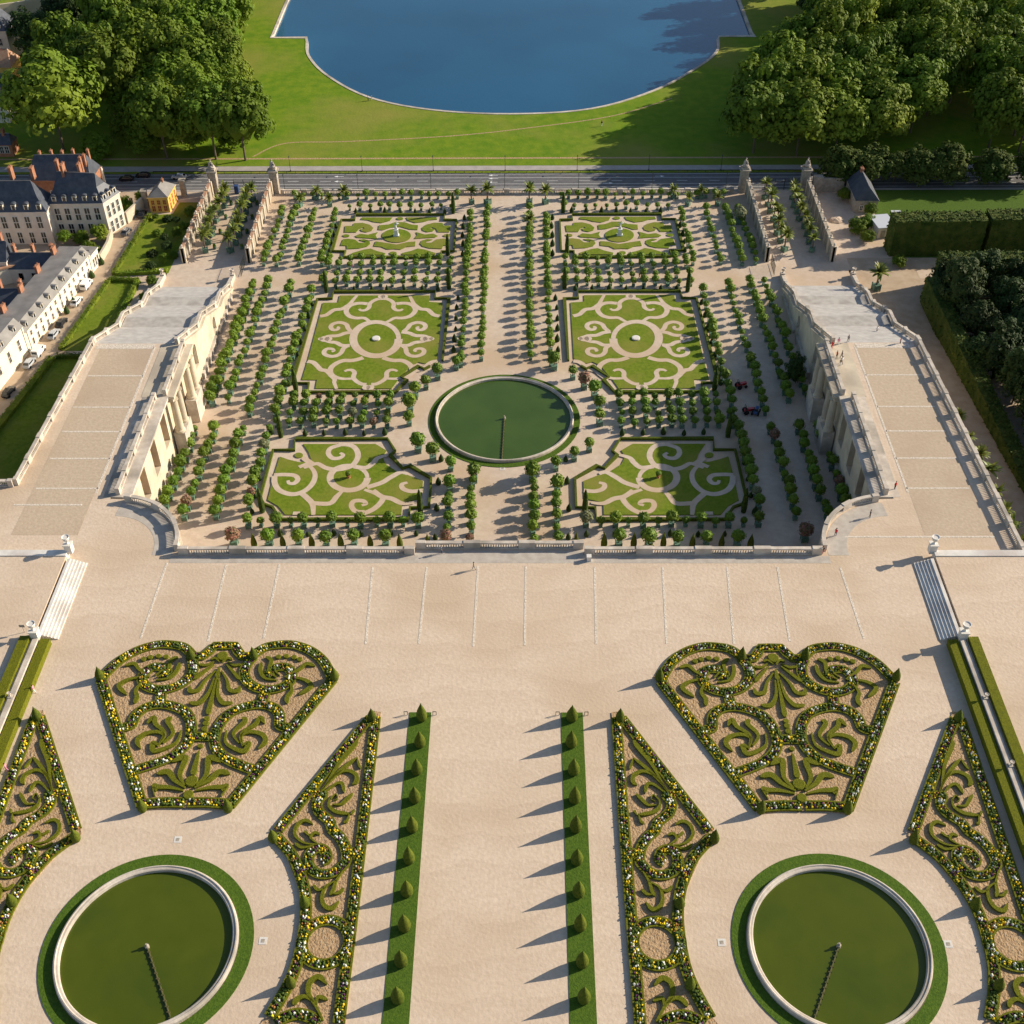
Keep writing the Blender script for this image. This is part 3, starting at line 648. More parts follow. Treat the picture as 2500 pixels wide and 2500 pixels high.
# ---- lawns of the court
HW = .5
def lawn_strokes(key, label, name, cx, cy, plate, strokes, blobs=(), mirror=None, extra=None):
    t = thing(name, label, 'lawn', (cx, cy, CT), group='scroll-cut lawns'); o = Vector((cx, cy))
    if plate:
        MB().prism([p-o for p in plate], -.3, .17).build('turf', 'grass', t)
    b = MB()
    for i, (P, w) in enumerate(strokes):
        Q = smooth_pts(P, 6); n = len(Q); b.ribbon([p-o for p in Q], [1.06*w*(1 if u < n*.6 else 1-.45*(u-n*.6)/(n*.4)) for u in range(n)], .17, .176+.003*(i % 7), wall=False)
    for p, r in blobs: b.sheet([p-o+Vector((r*math.cos(2*PI*i/20), r*math.sin(2*PI*i/20))) for i in range(20)], .20)
    if b.v: b.build('sand_scroll', 'court_sand', t)
    return t
# middle lawn
ax = -29.75; k = 'A1'
pl = g2(k, [(595, 150), (1605, 150), (1600, 222), (1752, 232), (1690, 860), (1590, 908), (1545, 915), (1480, 898), (1395, 935), (1330, 1010), (1245, 1105), (1178, 1195), (322, 1195), (340, 1098), (170, 1097), (240, 870), (408, 232), (576, 230)])
S1 = [([(1100, 188), (1040, 188), (980, 208), (935, 242), (925, 285), (885, 315), (835, 318), (815, 302)], 1.0), ([(905, 245), (835, 238), (765, 245), (705, 270), (668, 322), (700, 380), (780, 405), (870, 405), (925, 438), (960, 455)], 1.15),
      ([(375, 385), (450, 368), (530, 315), (620, 302), (700, 255), (735, 215), (790, 150)], 1.15),
      ([(725, 560), (690, 520), (670, 478), (600, 455), (525, 470), (495, 505), (520, 537), (565, 535), (585, 515), (565, 505)], 1.05), ([(745, 562), (655, 575), (575, 602), (470, 608), (405, 630)], 1.1), ([(710, 712), (620, 712), (560, 682), (480, 672), (410, 655)], 1.1),
      ([(690, 715), (640, 745), (612, 795), (560, 828), (490, 835), (430, 812), (422, 778), (455, 752), (510, 752), (530, 772), (505, 782)], 1.05),
      ([(860, 850), (785, 872), (720, 882), (640, 882), (560, 912), (500, 962), (492, 1015), (535, 1060), (620, 1085), (735, 1085)], 1.2), ([(895, 1150), (838, 1145), (780, 1112), (750, 1070), (762, 1020), (735, 990), (682, 990), (650, 1005)], 1.0),
      ([(235, 890), (300, 905), (350, 950), (385, 985), (450, 1000), (505, 1055), (540, 1095), (535, 1130), (560, 1200)], 1.15)]
S2 = []
for p, w in S1:
    q = g2(k, p); S2 += [(q, w), (mx(q, ax), w)]
S2.append((g2(k, [(1003+255*math.cos(2*PI*i/24), 640+190*math.sin(2*PI*i/24)) for i in range(25)]), 1.75))
bl = []
for q, r in ((g1(k, 425, 640), 1.15), (g1(k, 470, 640), .9), (g1(k, 380, 640), .6), (g1(k, 1097, 165), .9), (g1(k, 893, 1185), .9)): bl += [(q, r), (mx([q], ax)[0], r)]
midl = lawn_strokes(k, 'large lawn with sand scrolls and oval centre, left of the alley', 'scroll_lawn', ax, 231.8, pl, S2, bl)
MB().lathe([(.95, .1), (.95, .45), (.7, .5)], 0, 0, 20).build('stone_disc', 'white_stone', midl)
copy_thing(midl, 'large lawn with sand scrolls and oval centre, right of the alley', (-ax, 231.8, CT), -1)
# far lawn, made of turf pieces
k = 'A2'; ax = -28.85
def far_lawn():
    t = thing('scroll_lawn', 'far oval-centred lawn with white statue, left of the alley', 'lawn', (ax, 279.4, CT), group='scroll-cut lawns'); o = Vector((ax, 279.4))
    b = MB()
    pcs = [([(285, 97), (510, 97), (490, 120), (430, 137), (370, 130), (330, 117), (275, 113)], 1), ([(225, 140), (290, 137), (345, 152), (368, 175), (355, 195), (318, 206), (282, 200), (270, 185), (305, 180), (295, 170), (262, 182), (240, 207), (155, 207), (160, 160), (215, 160)], 1),
           ([(145, 258), (185, 255), (235, 262), (262, 285), (300, 285), (310, 276), (280, 270), (262, 262), (300, 258), (340, 270), (345, 292), (320, 312), (262, 326), (172, 330), (170, 306), (125, 305)], 1),
           ([(232, 235), (270, 218), (330, 225), (402, 206), (385, 228), (398, 255), (335, 250), (250, 246)], 1), ([(208, 373), (450, 373), (458, 362), (392, 345), (350, 328), (300, 335), (208, 362)], 1)]
    for p, _ in pcs:
        q = g2(k, p); b.prism([v-o for v in q], -.2, .17); b.prism([v-o for v in mx(q, ax)], -.2, .17)
    for p in ([(410, 155), (480, 150), (530, 132), (600, 132), (650, 150), (700, 155), (695, 188), (640, 185), (570, 165), (500, 170), (440, 190), (405, 188)], [(385, 275), (460, 285), (540, 298), (620, 280), (680, 275), (678, 308), (610, 315), (570, 334), (520, 330), (470, 333), (430, 315), (372, 310)]):
        b.prism([v-o for v in g2(k, p)], -.2, .17)
    for cx, cy, rx, ry in ((540, 232, 107, 50), (565, 105, 25, 10), (515, 362, 27, 12), (167, 232, 25, 10)):
        q = g2(k, [(cx+rx*math.cos(2*PI*i/28), cy+ry*math.sin(2*PI*i/28)) for i in range(28)]); b.prism([v-o for v in q], -.2, .17)
        if cx == 167: b.prism([v-o for v in mx(q, ax)], -.2, .17)
    b.build('turf', 'grass', t); return t
farl = far_lawn(); copy_thing(farl, 'far oval-centred lawn with white statue, right of the alley', (-ax, 279.4, CT), -1)
# near lawn
k = 'A3'; cxn = -30.7
pl = g2(k, [(285, 60), (705, 60), (768, 98), (745, 135), (765, 178), (832, 222), (880, 235), (980, 275), (972, 375), (860, 400), (855, 470), (182, 470), (140, 420), (80, 385), (118, 235), (150, 133), (200, 150), (262, 165), (335, 160), (318, 110)])
S1 = [([(500, 66), (445, 85), (432, 115), (455, 142), (495, 142), (518, 125), (500, 112)], 1.0), ([(490, 62), (560, 68), (595, 95), (602, 140), (565, 188), (490, 208), (420, 200), (370, 175), (330, 185), (290, 200)], 1.1), ([(340, 178), (300, 150), (285, 140)], 1.2),
      ([(116, 240), (180, 238), (235, 243), (255, 265), (235, 288), (205, 288), (198, 272)], 1.0), ([(120, 245), (122, 290), (150, 330), (220, 352), (290, 335), (340, 290), (355, 240), (335, 200), (300, 180)], 1.1),
      ([(275, 345), (310, 375), (340, 410), (345, 472)], 1.15), ([(343, 404), (440, 405), (480, 365), (510, 335)], 1.1), ([(640, 455), (590, 450), (566, 420), (580, 392), (630, 390), (650, 407), (625, 416)], 1.0),
      ([(620, 470), (690, 440), (735, 400), (745, 370), (700, 345), (640, 325)], 1.1), ([(655, 312), (740, 285), (790, 255), (850, 225), (890, 235)], 1.1), ([(690, 330), (740, 365), (800, 378), (860, 405), (930, 400)], 1.1),
      ([(975, 330), (910, 335), (865, 320), (858, 295), (890, 284)], 1.0), ([(580, 192), (650, 198), (692, 170), (722, 140), (800, 120)], 1.1), ([(262, 195), (340, 162)], .9)]
S2 = [(g2(k, p), w) for p, w in S1]
S2.append((g2(k, [(550+108*math.cos(2*PI*i/24), 257+71*math.sin(2*PI*i/24)) for i in range(25)]), 1.3))
nearl = lawn_strokes(k, 'lawn with spirals cut round a circle, in the court corner left of the pool', 'scroll_lawn', cxn, 182.6, pl, S2)
ov = MB(); ov.prism([v-Vector((cxn, 182.6)) for v in g2(k, [(260+25*math.cos(2*PI*i/20), 125+15*math.sin(2*PI*i/20)) for i in range(20)])], -.2, .17)
ov.build('turf_oval', 'grass', nearl)
nb = MB(); nb.box(*(g1(k, 250, 462)-Vector((cxn, 182.6))), .17, 1.6, .9, .035); nb.build('sand_notch', 'court_sand', nearl)
copy_thing(nearl, 'lawn with spirals cut round a circle, in the court corner right of the pool', (-cxn, 182.6, CT), -1)
# hedges round the lawns
for nm, pts in (('large middle', g2('A1', [(1750, 888), (1822, 190), (1668, 188), (1672, 110), (530, 110), (508, 190), (345, 195), (60, 1140), (250, 1142), (240, 1240), (1222, 1240), (1350, 1106), (1288, 1078), (1480, 952), (1545, 985), (1610, 950)])),
                ('far', g2('A2', [(985, 120), (893, 118), (896, 79), (240, 79), (230, 118), (133, 118), (62, 350), (163, 352), (150, 394), (862, 395), (872, 354), (965, 350), (985, 120)])),
                ('near', g2('A3', [(1028, 262), (905, 190), (862, 205), (790, 128), (820, 105), (775, 33), (240, 33), (235, 98), (112, 98), (38, 375), (60, 412), (110, 430), (135, 470), (142, 500), (895, 500), (905, 433), (1015, 430), (1028, 262)]))):
    for s, lr in ((1, 'left'), (-1, 'right')):
        P = sharp([Vector((p.x*s, p.y)) for p in pts], 1); c = sum(P, Vector((0, 0)))/len(P)
        o = MB().ribbon([p-c for p in P], .42, -.1, .58).build('border_hedge', 'yew', loc=(c.x, c.y, CT))
        tag(o, f'low clipped hedge bordering the {nm} lawn {lr} of the alley', 'hedge', 'low hedges round the lawns')
#==PLANTS==
# ---- foliage meshes
def lump_sphere(b, c, r, rnd, n=10, m=7, amp=.16, zs=1., mi=0):
    ph = [(rnd.uniform(0, 6), rnd.uniform(0, 6), rnd.uniform(2, 5)) for _ in range(4)]
    vs = []
    for i in range(m+1):
        th = PI*i/m
        for j in range(n):
            a = 2*PI*j/n; k = 1+amp*sum(math.sin(f*a+p+2*q*th) for p, q, f in ph)/2+rnd.uniform(-.06, .06)
            vs.append((c[0]+r*k*math.sin(th)*math.cos(a), c[1]+r*k*math.sin(th)*math.sin(a), c[2]+r*zs*k*math.cos(th)))
    b.add(vs, [(i*n+j, (i+1)*n+j, (i+1)*n+(j+1) % n, i*n+(j+1) % n) for i in range(m) for j in range(n)], mi)
def leafquad(b, p, nrm, s, rnd, mi=0):
    nrm = nrm.normalized(); a = nrm.orthogonal().normalized(); q = Matrix.Rotation(rnd.uniform(0, 6.3), 3, nrm); a = q @ a; c = nrm.cross(a)
    s2 = s*rnd.uniform(.55, .9)
    b.add([tuple(p-a*s-c*s2*.4), tuple(p+c*s2), tuple(p+a*s-c*s2*.2), tuple(p-c*s2)], [(0, 3, 2, 1)], mi)
def rdir(rnd, zmin=-1.):
    while True:
        v = Vector((rnd.gauss(0, 1), rnd.gauss(0, 1), rnd.gauss(0, 1))).normalized()
        if v.z >= zmin: return v
def small_crown(name, seed, m='citrus', r=1.05, nl=150, ls=.17, zs=.93):
    rnd = random.Random(seed); b = MB(); lump_sphere(b, (0, 0, 0), r*.86, rnd, 10, 7, .14, zs)
    for i in range(nl):
        v = rdir(rnd, -.85); b_ = r*rnd.uniform(.80, 1.10)
        leafquad(b, Vector((v.x*b_, v.y*b_, v.z*b_*zs)), v+Vector((rnd.uniform(-.6, .6), rnd.uniform(-.6, .6), rnd.uniform(-.3, .7))), ls*rnd.uniform(.7, 1.4), rnd)
    return b.mesh(name, m)
def big_crown(name, seed, m='leaf', nclump=95, nleaf=46, ls=.052, zs=1.0):
    rnd = random.Random(seed); b = MB(); cl = []
    for i in range(nclump):
        v = rdir(rnd, -.62); k = rnd.uniform(.48, .86)
        cl.append((Vector((v.x*k, v.y*k, v.z*k*zs)), rnd.uniform(.13, .25)))
    for c, r in cl:
        for j in range(nleaf):
            v = rdir(rnd, -.7); p = c+Vector((v.x, v.y, v.z*.8))*r*rnd.uniform(.75, 1.08)
            leafquad(b, p, v*.8+p.normalized()*.5+Vector((rnd.uniform(-.5, .5), rnd.uniform(-.5, .5), rnd.uniform(-.1, .8))), ls*rnd.uniform(.7, 1.35), rnd)
    lump_sphere(b, (0, 0, -.05), .50, rnd, 12, 8, .2, zs)
    return b.mesh(name, m)
def trunk_mesh(name, seed):
    rnd = random.Random(seed); b = MB()                     # unit height 1 = ground to crown centre
    b.tube([(0, 0, -.03), (.01, 0, .05), (.02, .01, .35), (0, .02, .72), (0, 0, 1.05)], [.042, .031, .026, .02, .008], 8)
    for i in range(6):
        a = rnd.uniform(0, 6.3); z = rnd.uniform(.42, .8); l = rnd.uniform(.22, .38)
        b.tube([(0, .01, z), (l*.5*math.cos(a), l*.5*math.sin(a), z+.12), (l*math.cos(a), l*math.sin(a), z+.3)], [.014, .010, .004], 5)
    return b.mesh(name, 'bark')
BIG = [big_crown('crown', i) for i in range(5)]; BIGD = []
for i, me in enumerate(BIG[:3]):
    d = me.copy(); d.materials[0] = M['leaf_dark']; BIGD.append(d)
BIGM = []
for me in BIG[:3]:
    d = me.copy(); d.materials[0] = M['leaf_hedge']; BIGM.append(d)
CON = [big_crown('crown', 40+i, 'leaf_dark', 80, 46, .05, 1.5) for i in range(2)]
TRK = [trunk_mesh('trunk', i) for i in range(3)]
def tree(x, y, r, h, label, cat='tree', name='plane_tree', pool_=None, z=CT, group=None, tr=True, zs=None):
    pool_ = pool_ or BIG; vr = random.Random(int(x*31+y*17))
    t = thing(name, label, cat, (x, y, z), vr.uniform(0, 6.2), group=group); r *= 1.08
    ch = (h-zs) if zs else max(r*.9, min(r*1.4, h*.46)); cz = h-ch
    ob('crown', vr.choice(pool_), t, (0, 0, cz), 0, (r, r*vr.uniform(.9, 1.08), ch))
    if tr: ob('trunk', vr.choice(TRK), t, (0, 0, 0), 0, (cz*.8, cz*.8, cz))
    return t
# ---- plane trees beyond the road, left
LG = [(-129.7, 330, 14, 30, 'largest plane tree, front left of the left grove behind the brick house'), (-118.7, 349, 9.5, 28, 'plane tree with a bare leaning trunk in the left grove, beside the largest tree'), (-115.9, 375, 9, 26, 'plane tree with a pale slender trunk deep in the left grove'),
      (-98.2, 324.5, 9.5, 26, 'plane tree by the road, leftmost of the three roadside trunks'), (-84, 324, 9, 25, 'plane tree by the road, middle of the three roadside trunks'), (-75.4, 323.2, 10, 25, 'plane tree on the corner of the meadow beside the road and gate pillars')]
for x, y, r, h, l in LG: tree(x, y, r, h, l, group='plane trees of the left grove')
mid = [(-91, 330, 5, 10), (-80, 331, 5, 9), (-113, 343, 6, 13), (-106, 340, 6, 12), (-96, 334, 6, 13), (-88, 348, 7, 22), (-112, 358, 8, 25), (-84, 357, 7, 22), (-110, 334, 6, 11), (-105, 327, 5, 9), (-118, 325, 5, 8), (-127, 349, 7, 25), (-90, 338, 8, 24), (-100, 346, 8, 23), (-83, 345, 6, 20), (-94, 356, 9, 26), (-104, 362, 9, 27), (-90, 370, 9, 25), (-128, 367, 9, 27), (-101, 379, 9, 28), (-94, 387, 9, 27), (-112, 392, 9, 27), (-126, 388, 9, 28), (-139, 372, 9, 27), (-100, 398, 9, 27), (-94, 407, 9, 28), (-120, 406, 9, 28), (-108, 415, 9, 28), (-134, 404, 9, 28), (-96, 425, 9, 28), (-122, 427, 9, 28), (-108, 434, 9, 28), (-138, 425, 9, 28), (-98, 444, 9, 28), (-118, 449, 9, 28), (-134, 446, 9, 28), (-104, 462, 9, 28), (-122, 470, 9, 28), (-96, 466, 9, 28)]
mid.sort(key=lambda q: (q[1], q[0]))
for i, (x, y, r, h) in enumerate(mid):
    tree(x, y, r, h, f'green plane tree inside the left grove, {nth(i)} going back from the road', group='plane trees of the left grove')
for i, (x, y, r, h) in enumerate([(-157, 398, 8, 18), (-146, 396, 7, 16), (-150, 412, 8, 20)]):
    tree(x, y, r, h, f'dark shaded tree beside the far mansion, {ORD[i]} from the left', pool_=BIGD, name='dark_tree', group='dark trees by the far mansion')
# ---- right grove
RG = [(70, 327, 10, 23), (82, 325, 10, 22), (93, 326, 9, 21), (105, 328, 9, 21), (73, 338, 9.5, 26), (84, 340, 9.5, 26), (95, 341, 9, 25), (107, 342, 9, 24), (118, 340, 9, 23), (79, 352, 9, 26), (90, 354, 9, 27), (101, 356, 9, 27), (97, 369, 8, 30), (111, 362, 8, 25), (88, 368, 8, 28), (119, 373, 8, 25), (106, 381, 8, 31), (113, 392, 8, 31), (101, 393, 8, 27), (135, 361, 9, 26), (137.5, 328, 9, 24), (132, 376, 9, 27), (148, 338, 9, 26), (150, 352, 9, 27), (146, 366, 9, 27), (140, 384, 9, 27), (131, 393, 9, 28), (150, 398, 9, 27), (124, 406, 9, 29), (138, 410, 9, 28), (112, 409, 8, 27), (146, 327, 8, 23), (142, 350, 8, 25), (126, 352, 8, 24), (125, 364, 8, 26), (128, 385, 8, 28), (120, 398, 8, 29), (155, 330, 8, 24), (167, 331, 9, 25), (170, 350, 9, 26), (172, 370, 9, 26), (152, 372, 8, 26), (154, 388, 8, 26), (158, 326, 8, 25), (162, 345, 9, 26), (160, 362, 9, 26), (160, 380, 9, 27)]
RG.sort(key=lambda q: (round(q[1]/12), q[0]))
for i, (x, y, r, h) in enumerate(RG):
    tree(x, y, r, h, f'tall plane tree in the right grove, {nth(i)} counted in rows from the road', group='plane trees of the right grove')
for i, (x, y, r, h) in enumerate([(104, 424, 9, 26), (116, 428, 9, 27), (128, 430, 9, 26), (142, 432, 9, 24), (108, 440, 9, 26), (122, 446, 9, 26), (100, 455, 9, 25), (136, 450, 9, 24), (170, 415, 12, 26), (182, 428, 12, 26), (186, 408, 11, 24), (160, 430, 7, 16), (152, 445, 7, 15)]):
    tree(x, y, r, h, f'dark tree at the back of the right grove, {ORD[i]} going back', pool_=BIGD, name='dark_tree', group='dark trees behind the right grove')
for i, (x, y, r, h) in enumerate([(91, 308.8, 6.5, 11), (98.5, 309, 6.5, 11.5), (106, 309, 5, 9), (113, 308.6, 6.5, 11), (120, 308.6, 6.5, 11.5), (132, 307.5, 6.2, 10.5), (144, 308.5, 6.5, 10)]):
    tree(x, y, r, h, f'low domed tree along the road on the right, {ORD[i]} from the gate', name='domed_tree', pool_=BIGM, group='domed trees along the road', zs=5)
# ---- clipped hedges and bosquet on the right
def leaf_block(b, pts_fn, n, s, rnd, m=0):
    for i in range(n):
        p, nv = pts_fn(rnd); leafquad(b, p, nv+Vector((rnd.uniform(-.7, .7), rnd.uniform(-.7, .7), rnd.uniform(-.4, .7))), s*rnd.uniform(.6, 1.4), rnd, m)
def hedge_block(label, cx, cy, z, sx, sy, h, rz=0, dens=3.2, group=None, ls=.3, m='leaf_dark', base=0.):
    m = 'leaf_hedge' if m == 'leaf' and h > 5 else m
    b = MB(); b.box(0, 0, base-.5*(base == 0), sx-.3, sy-.3, h-base+.3*(base == 0), 0)
    rnd = random.Random(int(cx*7+cy))
    def f(r):
        u = r.uniform(0, 2*sx*h+2*sy*h+2*sx*sy)
        if u < 2*sx*sy: return Vector((r.uniform(-sx/2, sx/2), r.uniform(-sy/2, sy/2), h+r.uniform(-.2, .25))), Vector((0, 0, 1.))
        if u < 2*sx*sy+2*sx*h:
            sgn = r.choice((-1, 1)); return Vector((r.uniform(-sx/2, sx/2), sgn*(sy/2+r.uniform(-.2, .1)), r.uniform(base, h))), Vector((0, sgn, .1))
        sgn = r.choice((-1, 1)); return Vector((sgn*(sx/2+r.uniform(-.2, .1)), r.uniform(-sy/2, sy/2), r.uniform(base, h))), Vector((sgn, 0, .1))
    leaf_block(b, f, int((2*sx*sy+2*sx*h+2*sy*h)*dens), ls, rnd)
    o = b.build('tall_hedge', m, loc=(cx, cy, z)); o.rotation_euler.z = rz
    return tag(o, label, 'hedge', group)
hedge_block('tall clipped hedge block beside the white shed, its left half', 107, 271.5, CT, 23, 5.5, 9.6, .03, group='tall hedge walls', m='leaf')
hedge_block('tall clipped hedge block beyond the first, towards the right edge', 134, 272.4, CT, 29, 5.5, 9.8, .03, group='tall hedge walls', m='leaf')
hedge_block('clipped hedge wall along the top of the dark wood', 122, 254.5, CT, 38, 4, 8.6, .02, group='tall hedge walls', m='leaf')
hedge_block('long hedge along the shaded path beside the right wing', 99.2, 178, -13.5, 3.2, 136, 6.4, 0, 3, ls=.28, group='tall hedge walls', m='leaf')
def slope(y): return -15+max(0, min(7.5, (250-y)/13.))
mb = MB(); ys = [100, 130, 152, 170, 190, 210, 230, 250, 268]
mb.add([v for y in ys for v in ((85, y, slope(y)+.004), (300, y, slope(y)+.004))], [(2*i, 2*i+1, 2*i+3, 2*i+2) for i in range(len(ys)-1)])
struct(mb.build('sloping_path', 'street'))
struct(MB().prism([(97, 250), (300, 250), (300, 304.2), (97, 304.2)], -17, CT+.002).build('garden_ground', 'turf'))
struct(MB().prism([(101, 258), (160, 258), (160, 262), (101, 262)], -15.3, CT+.02).build('side_path', 'court_sand'))
rnd = random.Random(11); fw = []
for y in range(138, 252, 8):
    for x in (104.5, 112, 119.5, 127, 134.5): fw.append((x+rnd.uniform(-2.4, 2.4), y+rnd.uniform(-3, 3), rnd.uniform(3.6, 5.4), rnd.uniform(9, 15), rnd.random()))
for i, (x, y, r, h, u) in enumerate(fw):
    row = 'nearest the hedge' if x < 108.5 else ('second from the hedge' if x < 116 else ('third from the hedge' if x < 123.4 else ('fourth from the hedge' if x < 131 else 'furthest from the hedge')))
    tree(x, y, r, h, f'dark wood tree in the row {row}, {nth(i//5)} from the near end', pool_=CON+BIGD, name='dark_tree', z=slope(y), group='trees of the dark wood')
for i, (x, y, r, h, l) in enumerate([(93.2, 283, 2.2, 4.2, 'round green bush left of the white shed'), (90.2, 281, 2.6, 4.4, 'large pale green bush on the sandy yard'), (91.8, 276, 2, 3.6, 'low bush at the foot of the tall hedge'), (95.2, 289, 1.9, 4.2, 'small round tree beside the shed roof'), (94, 293, 1.6, 3.6, 'conical bush against the dark roofed cottage'), (90, 298, 2, 4, 'dark bush in front of the roadside wall'), (97, 264, 1.9, 3.2, 'bush by the side path under the hedges')]):
    tree(x, y, r, h, l, 'bush', 'garden_bush', tr=True, pool_=BIG, group='bushes on the right yard')
for i in range(16):
    x = 103+i*1.7; tree(x+rnd.uniform(-.3, .3), 283+rnd.uniform(-1, 1), .55, 3.2+rnd.random(), f'slim young conifer in the nursery plot, {ORD[i]} from the left', 'tree', 'young_conifer', CON, group='young conifers in the nursery plot')
for i in range(7):
    tree(122+i*4.2, 282.5+rnd.uniform(-1, 1), 1.8, 2.6, f'leafy shrub in the plot behind the hedge, {ORD[i]} from the left', 'bush', 'garden_bush', BIG, group='shrubs behind the tall hedge')
# ---- potted plants of the court
PL = MB(); PL.box(0, 0, .12, .95, .95, .80, 0, 0, 1.06)
for sx in (-1, 1):
    for sy in (-1, 1): PL.box(sx*.45, sy*.45, 0, .14, .14, 1.12)
PLm = PL.mesh('planter', 'planter')
TT = MB(); TT.tube([(0, 0, .8), (.03, .02, 1.5), (0, 0, 2.3)], [.10, .08, .06], 6); TTm = TT.mesh('trunk', 'bark')
CR = [small_crown('crown', i) for i in range(6)]
OLI = [small_crown('crown', 70, 'olive', 1.1, 200), small_crown('crown', 71, 'oleander', 1.05, 200)]
spots = []                                                    # x, y, scale, label
def row(desc, pts, sc=1., jit=.25, frm='the terrace', kind='round'):
    for i, (x, y) in enumerate(pts):
        spots.append([x+random.uniform(-jit, jit), y+random.uniform(-jit, jit), sc*random.choice((.72, .85, .95, 1., 1.08)), f'{kind} potted tree, {nth(i)} from {frm}, {desc}'])
def yrow(desc, x, ya, yb, step, sc=1., k=0.): row(desc, [(x(y) if callable(x) else x, y) for y in [ya+step*i for i in range(int((yb-ya)/step)+1)]], sc)
for s, nm in ((-1, 'left'), (1, 'right')):
    yrow(f'near end of inner row, alley {nm} side', s*6.0, 163.6, 184, 2.75, .92)
    yrow(f'near end of outer row, alley {nm} side', s*10.4, 163.2, 181, 3.1, 1.02)
    yrow(f'far part of inner row, alley {nm} side', s*5.5, 223.5, 291, 3.05, .92)
    yrow(f'far part of outer row, alley {nm} side', s*9.9, 221, 291, 3.05, .92)
    for nm2, x0, kk in (('first', 45.6, .030), ('second', 51.2, .031), ('third', 56.4, .036), ('fourth', 59.8, .043)):
        fx = lambda y, x0=x0, kk=kk: s*(x0+(290-y)*kk+(1.0 if s > 0 and x0 > 50 else 0))
        yrow(f'{nm2} outer row on the {nm}, near block', fx, 170.5 if x0 > 50 else 173.5, 198.5, 2.9, 1.)
        yrow(f'{nm2} outer row on the {nm}, middle block', fx, 207.5 if x0 > 56 else 203, 252.5 if x0 < 50 else 255.5, 2.95, .92)
        yrow(f'{nm2} outer row on the {nm}, far block', fx, 264.5, 293, 2.95, .85)
    if s < 0: yrow('clump between the third and fourth outer rows, left', lambda y: -61.2-(250-y)*.03, 206.5, 245, 3.3, .95)
    for y, d in ((205.2, 'third'), (208.0, 'fourth'), (199.0, 'first'), (202.0, 'second')):
        n = 9 if y > 204 else 10
        row(f'{d} cross row behind the near lawn, {nm}', [(s*(24.5+2.55*i), y) for i in range(n)], .88, frm='the pool')
    for y, d in ((254.8, 'first'), (258.2, 'second'), (262.9, 'third'), (265.7, 'fourth')):
        row(f'{d} cross row behind the middle lawn, {nm}', [(s*(14.2+2.75*i), y) for i in range(12)], .82, frm='the alley')
    row(f'cross row at the near lawn hedge, {nm}', [(s*(15.9+2.7*i), 168.4) for i in range(13)], .85, frm='the alley')
    for i in range(13): spots[-13+i][2] = (1.02 if i % 2 == 0 else .66)
    row(f'front row under the terrace, {nm}', [(s*x, 163.0) for x in (21.8, 27.4, 32.6, 38.1, 43.5)], 1.15, frm='the alley')
    row(f'back row beside the road, {nm}', [(s*(14+2.45*i), 299.6) for i in range(19)], .75, frm='the alley')
    row(f'second back row by the road, {nm}', [(s*(15+2.75*i), 293.4) for i in range(11)], .72, frm='the alley')
    for i, (a, rr) in enumerate(((212, 20.5), (224, 19.8), (238, 19.8), (254, 21), (186, 20.0), (173, 20.2), (159, 20.6), (148, 20.2), (136, 20.6), (121, 21))):
        a = R(a); spots.append([s*-rr*math.cos(a), 201.9+rr*math.sin(a), random.choice((1.0, 1.2, 1.3)), f'large potted tree on the ring round the court pool, {nm} side {ORD[i]}'])
spots = [q for q in spots if not (abs(q[1]-201.9) < 17 and math.hypot(q[0], q[1]-201.9) < 17.5)]
spots.sort(key=lambda q: (q[0]-CAM_X)**2+q[1]**2+(CAM_H-CT)**2)
rest = spots[300:]; spots = spots[:300]
for x, y, sc, l in spots:
    t = thing('potted_tree', l, 'potted tree', (x, y, CT), random.uniform(-.1, .1), sc, 'potted trees in the orangery court')
    ob('planter', PLm, t); ob('trunk', TTm, t)
    u = random.random(); v = random.uniform(.95, 1.22)
    ob('crown', random.choice(CR) if u > .05 else random.choice(OLI), t, (0, 0, 2.55), random.uniform(0, 6), (v, v, v*random.uniform(.9, 1.1)))
rb = MB(); tpl = []
def grab(me): return [tuple(v.co) for v in me.vertices], [tuple(p.vertices) for p in me.polygons]
gp, gt, gc = grab(PLm), grab(TTm), [grab(m) for m in CR]
for x, y, sc, l in rest:
    v = sc*random.uniform(.98, 1.2); an = random.uniform(0, 6); ca, sa = math.cos(an), math.sin(an)
    rb.add([(x+a*sc, y+b*sc, c*sc) for a, b, c in gp[0]], gp[1], 0); rb.add([(x+a*sc, y+b*sc, c*sc) for a, b, c in gt[0]], gt[1], 1)
    q = random.choice(gc); rb.add([(x+(a*ca-b*sa)*v, y+(a*sa+b*ca)*v, 2.55*sc+c*v) for a, b, c in q[0]], q[1], 2)
o = stuff(rb.build('potted_trees', ['planter', 'bark', 'citrus'], loc=(0, 0, CT)))
tag(o, 'many more round potted trees in the far rows of the court', 'potted trees', 'potted trees in the orangery court')
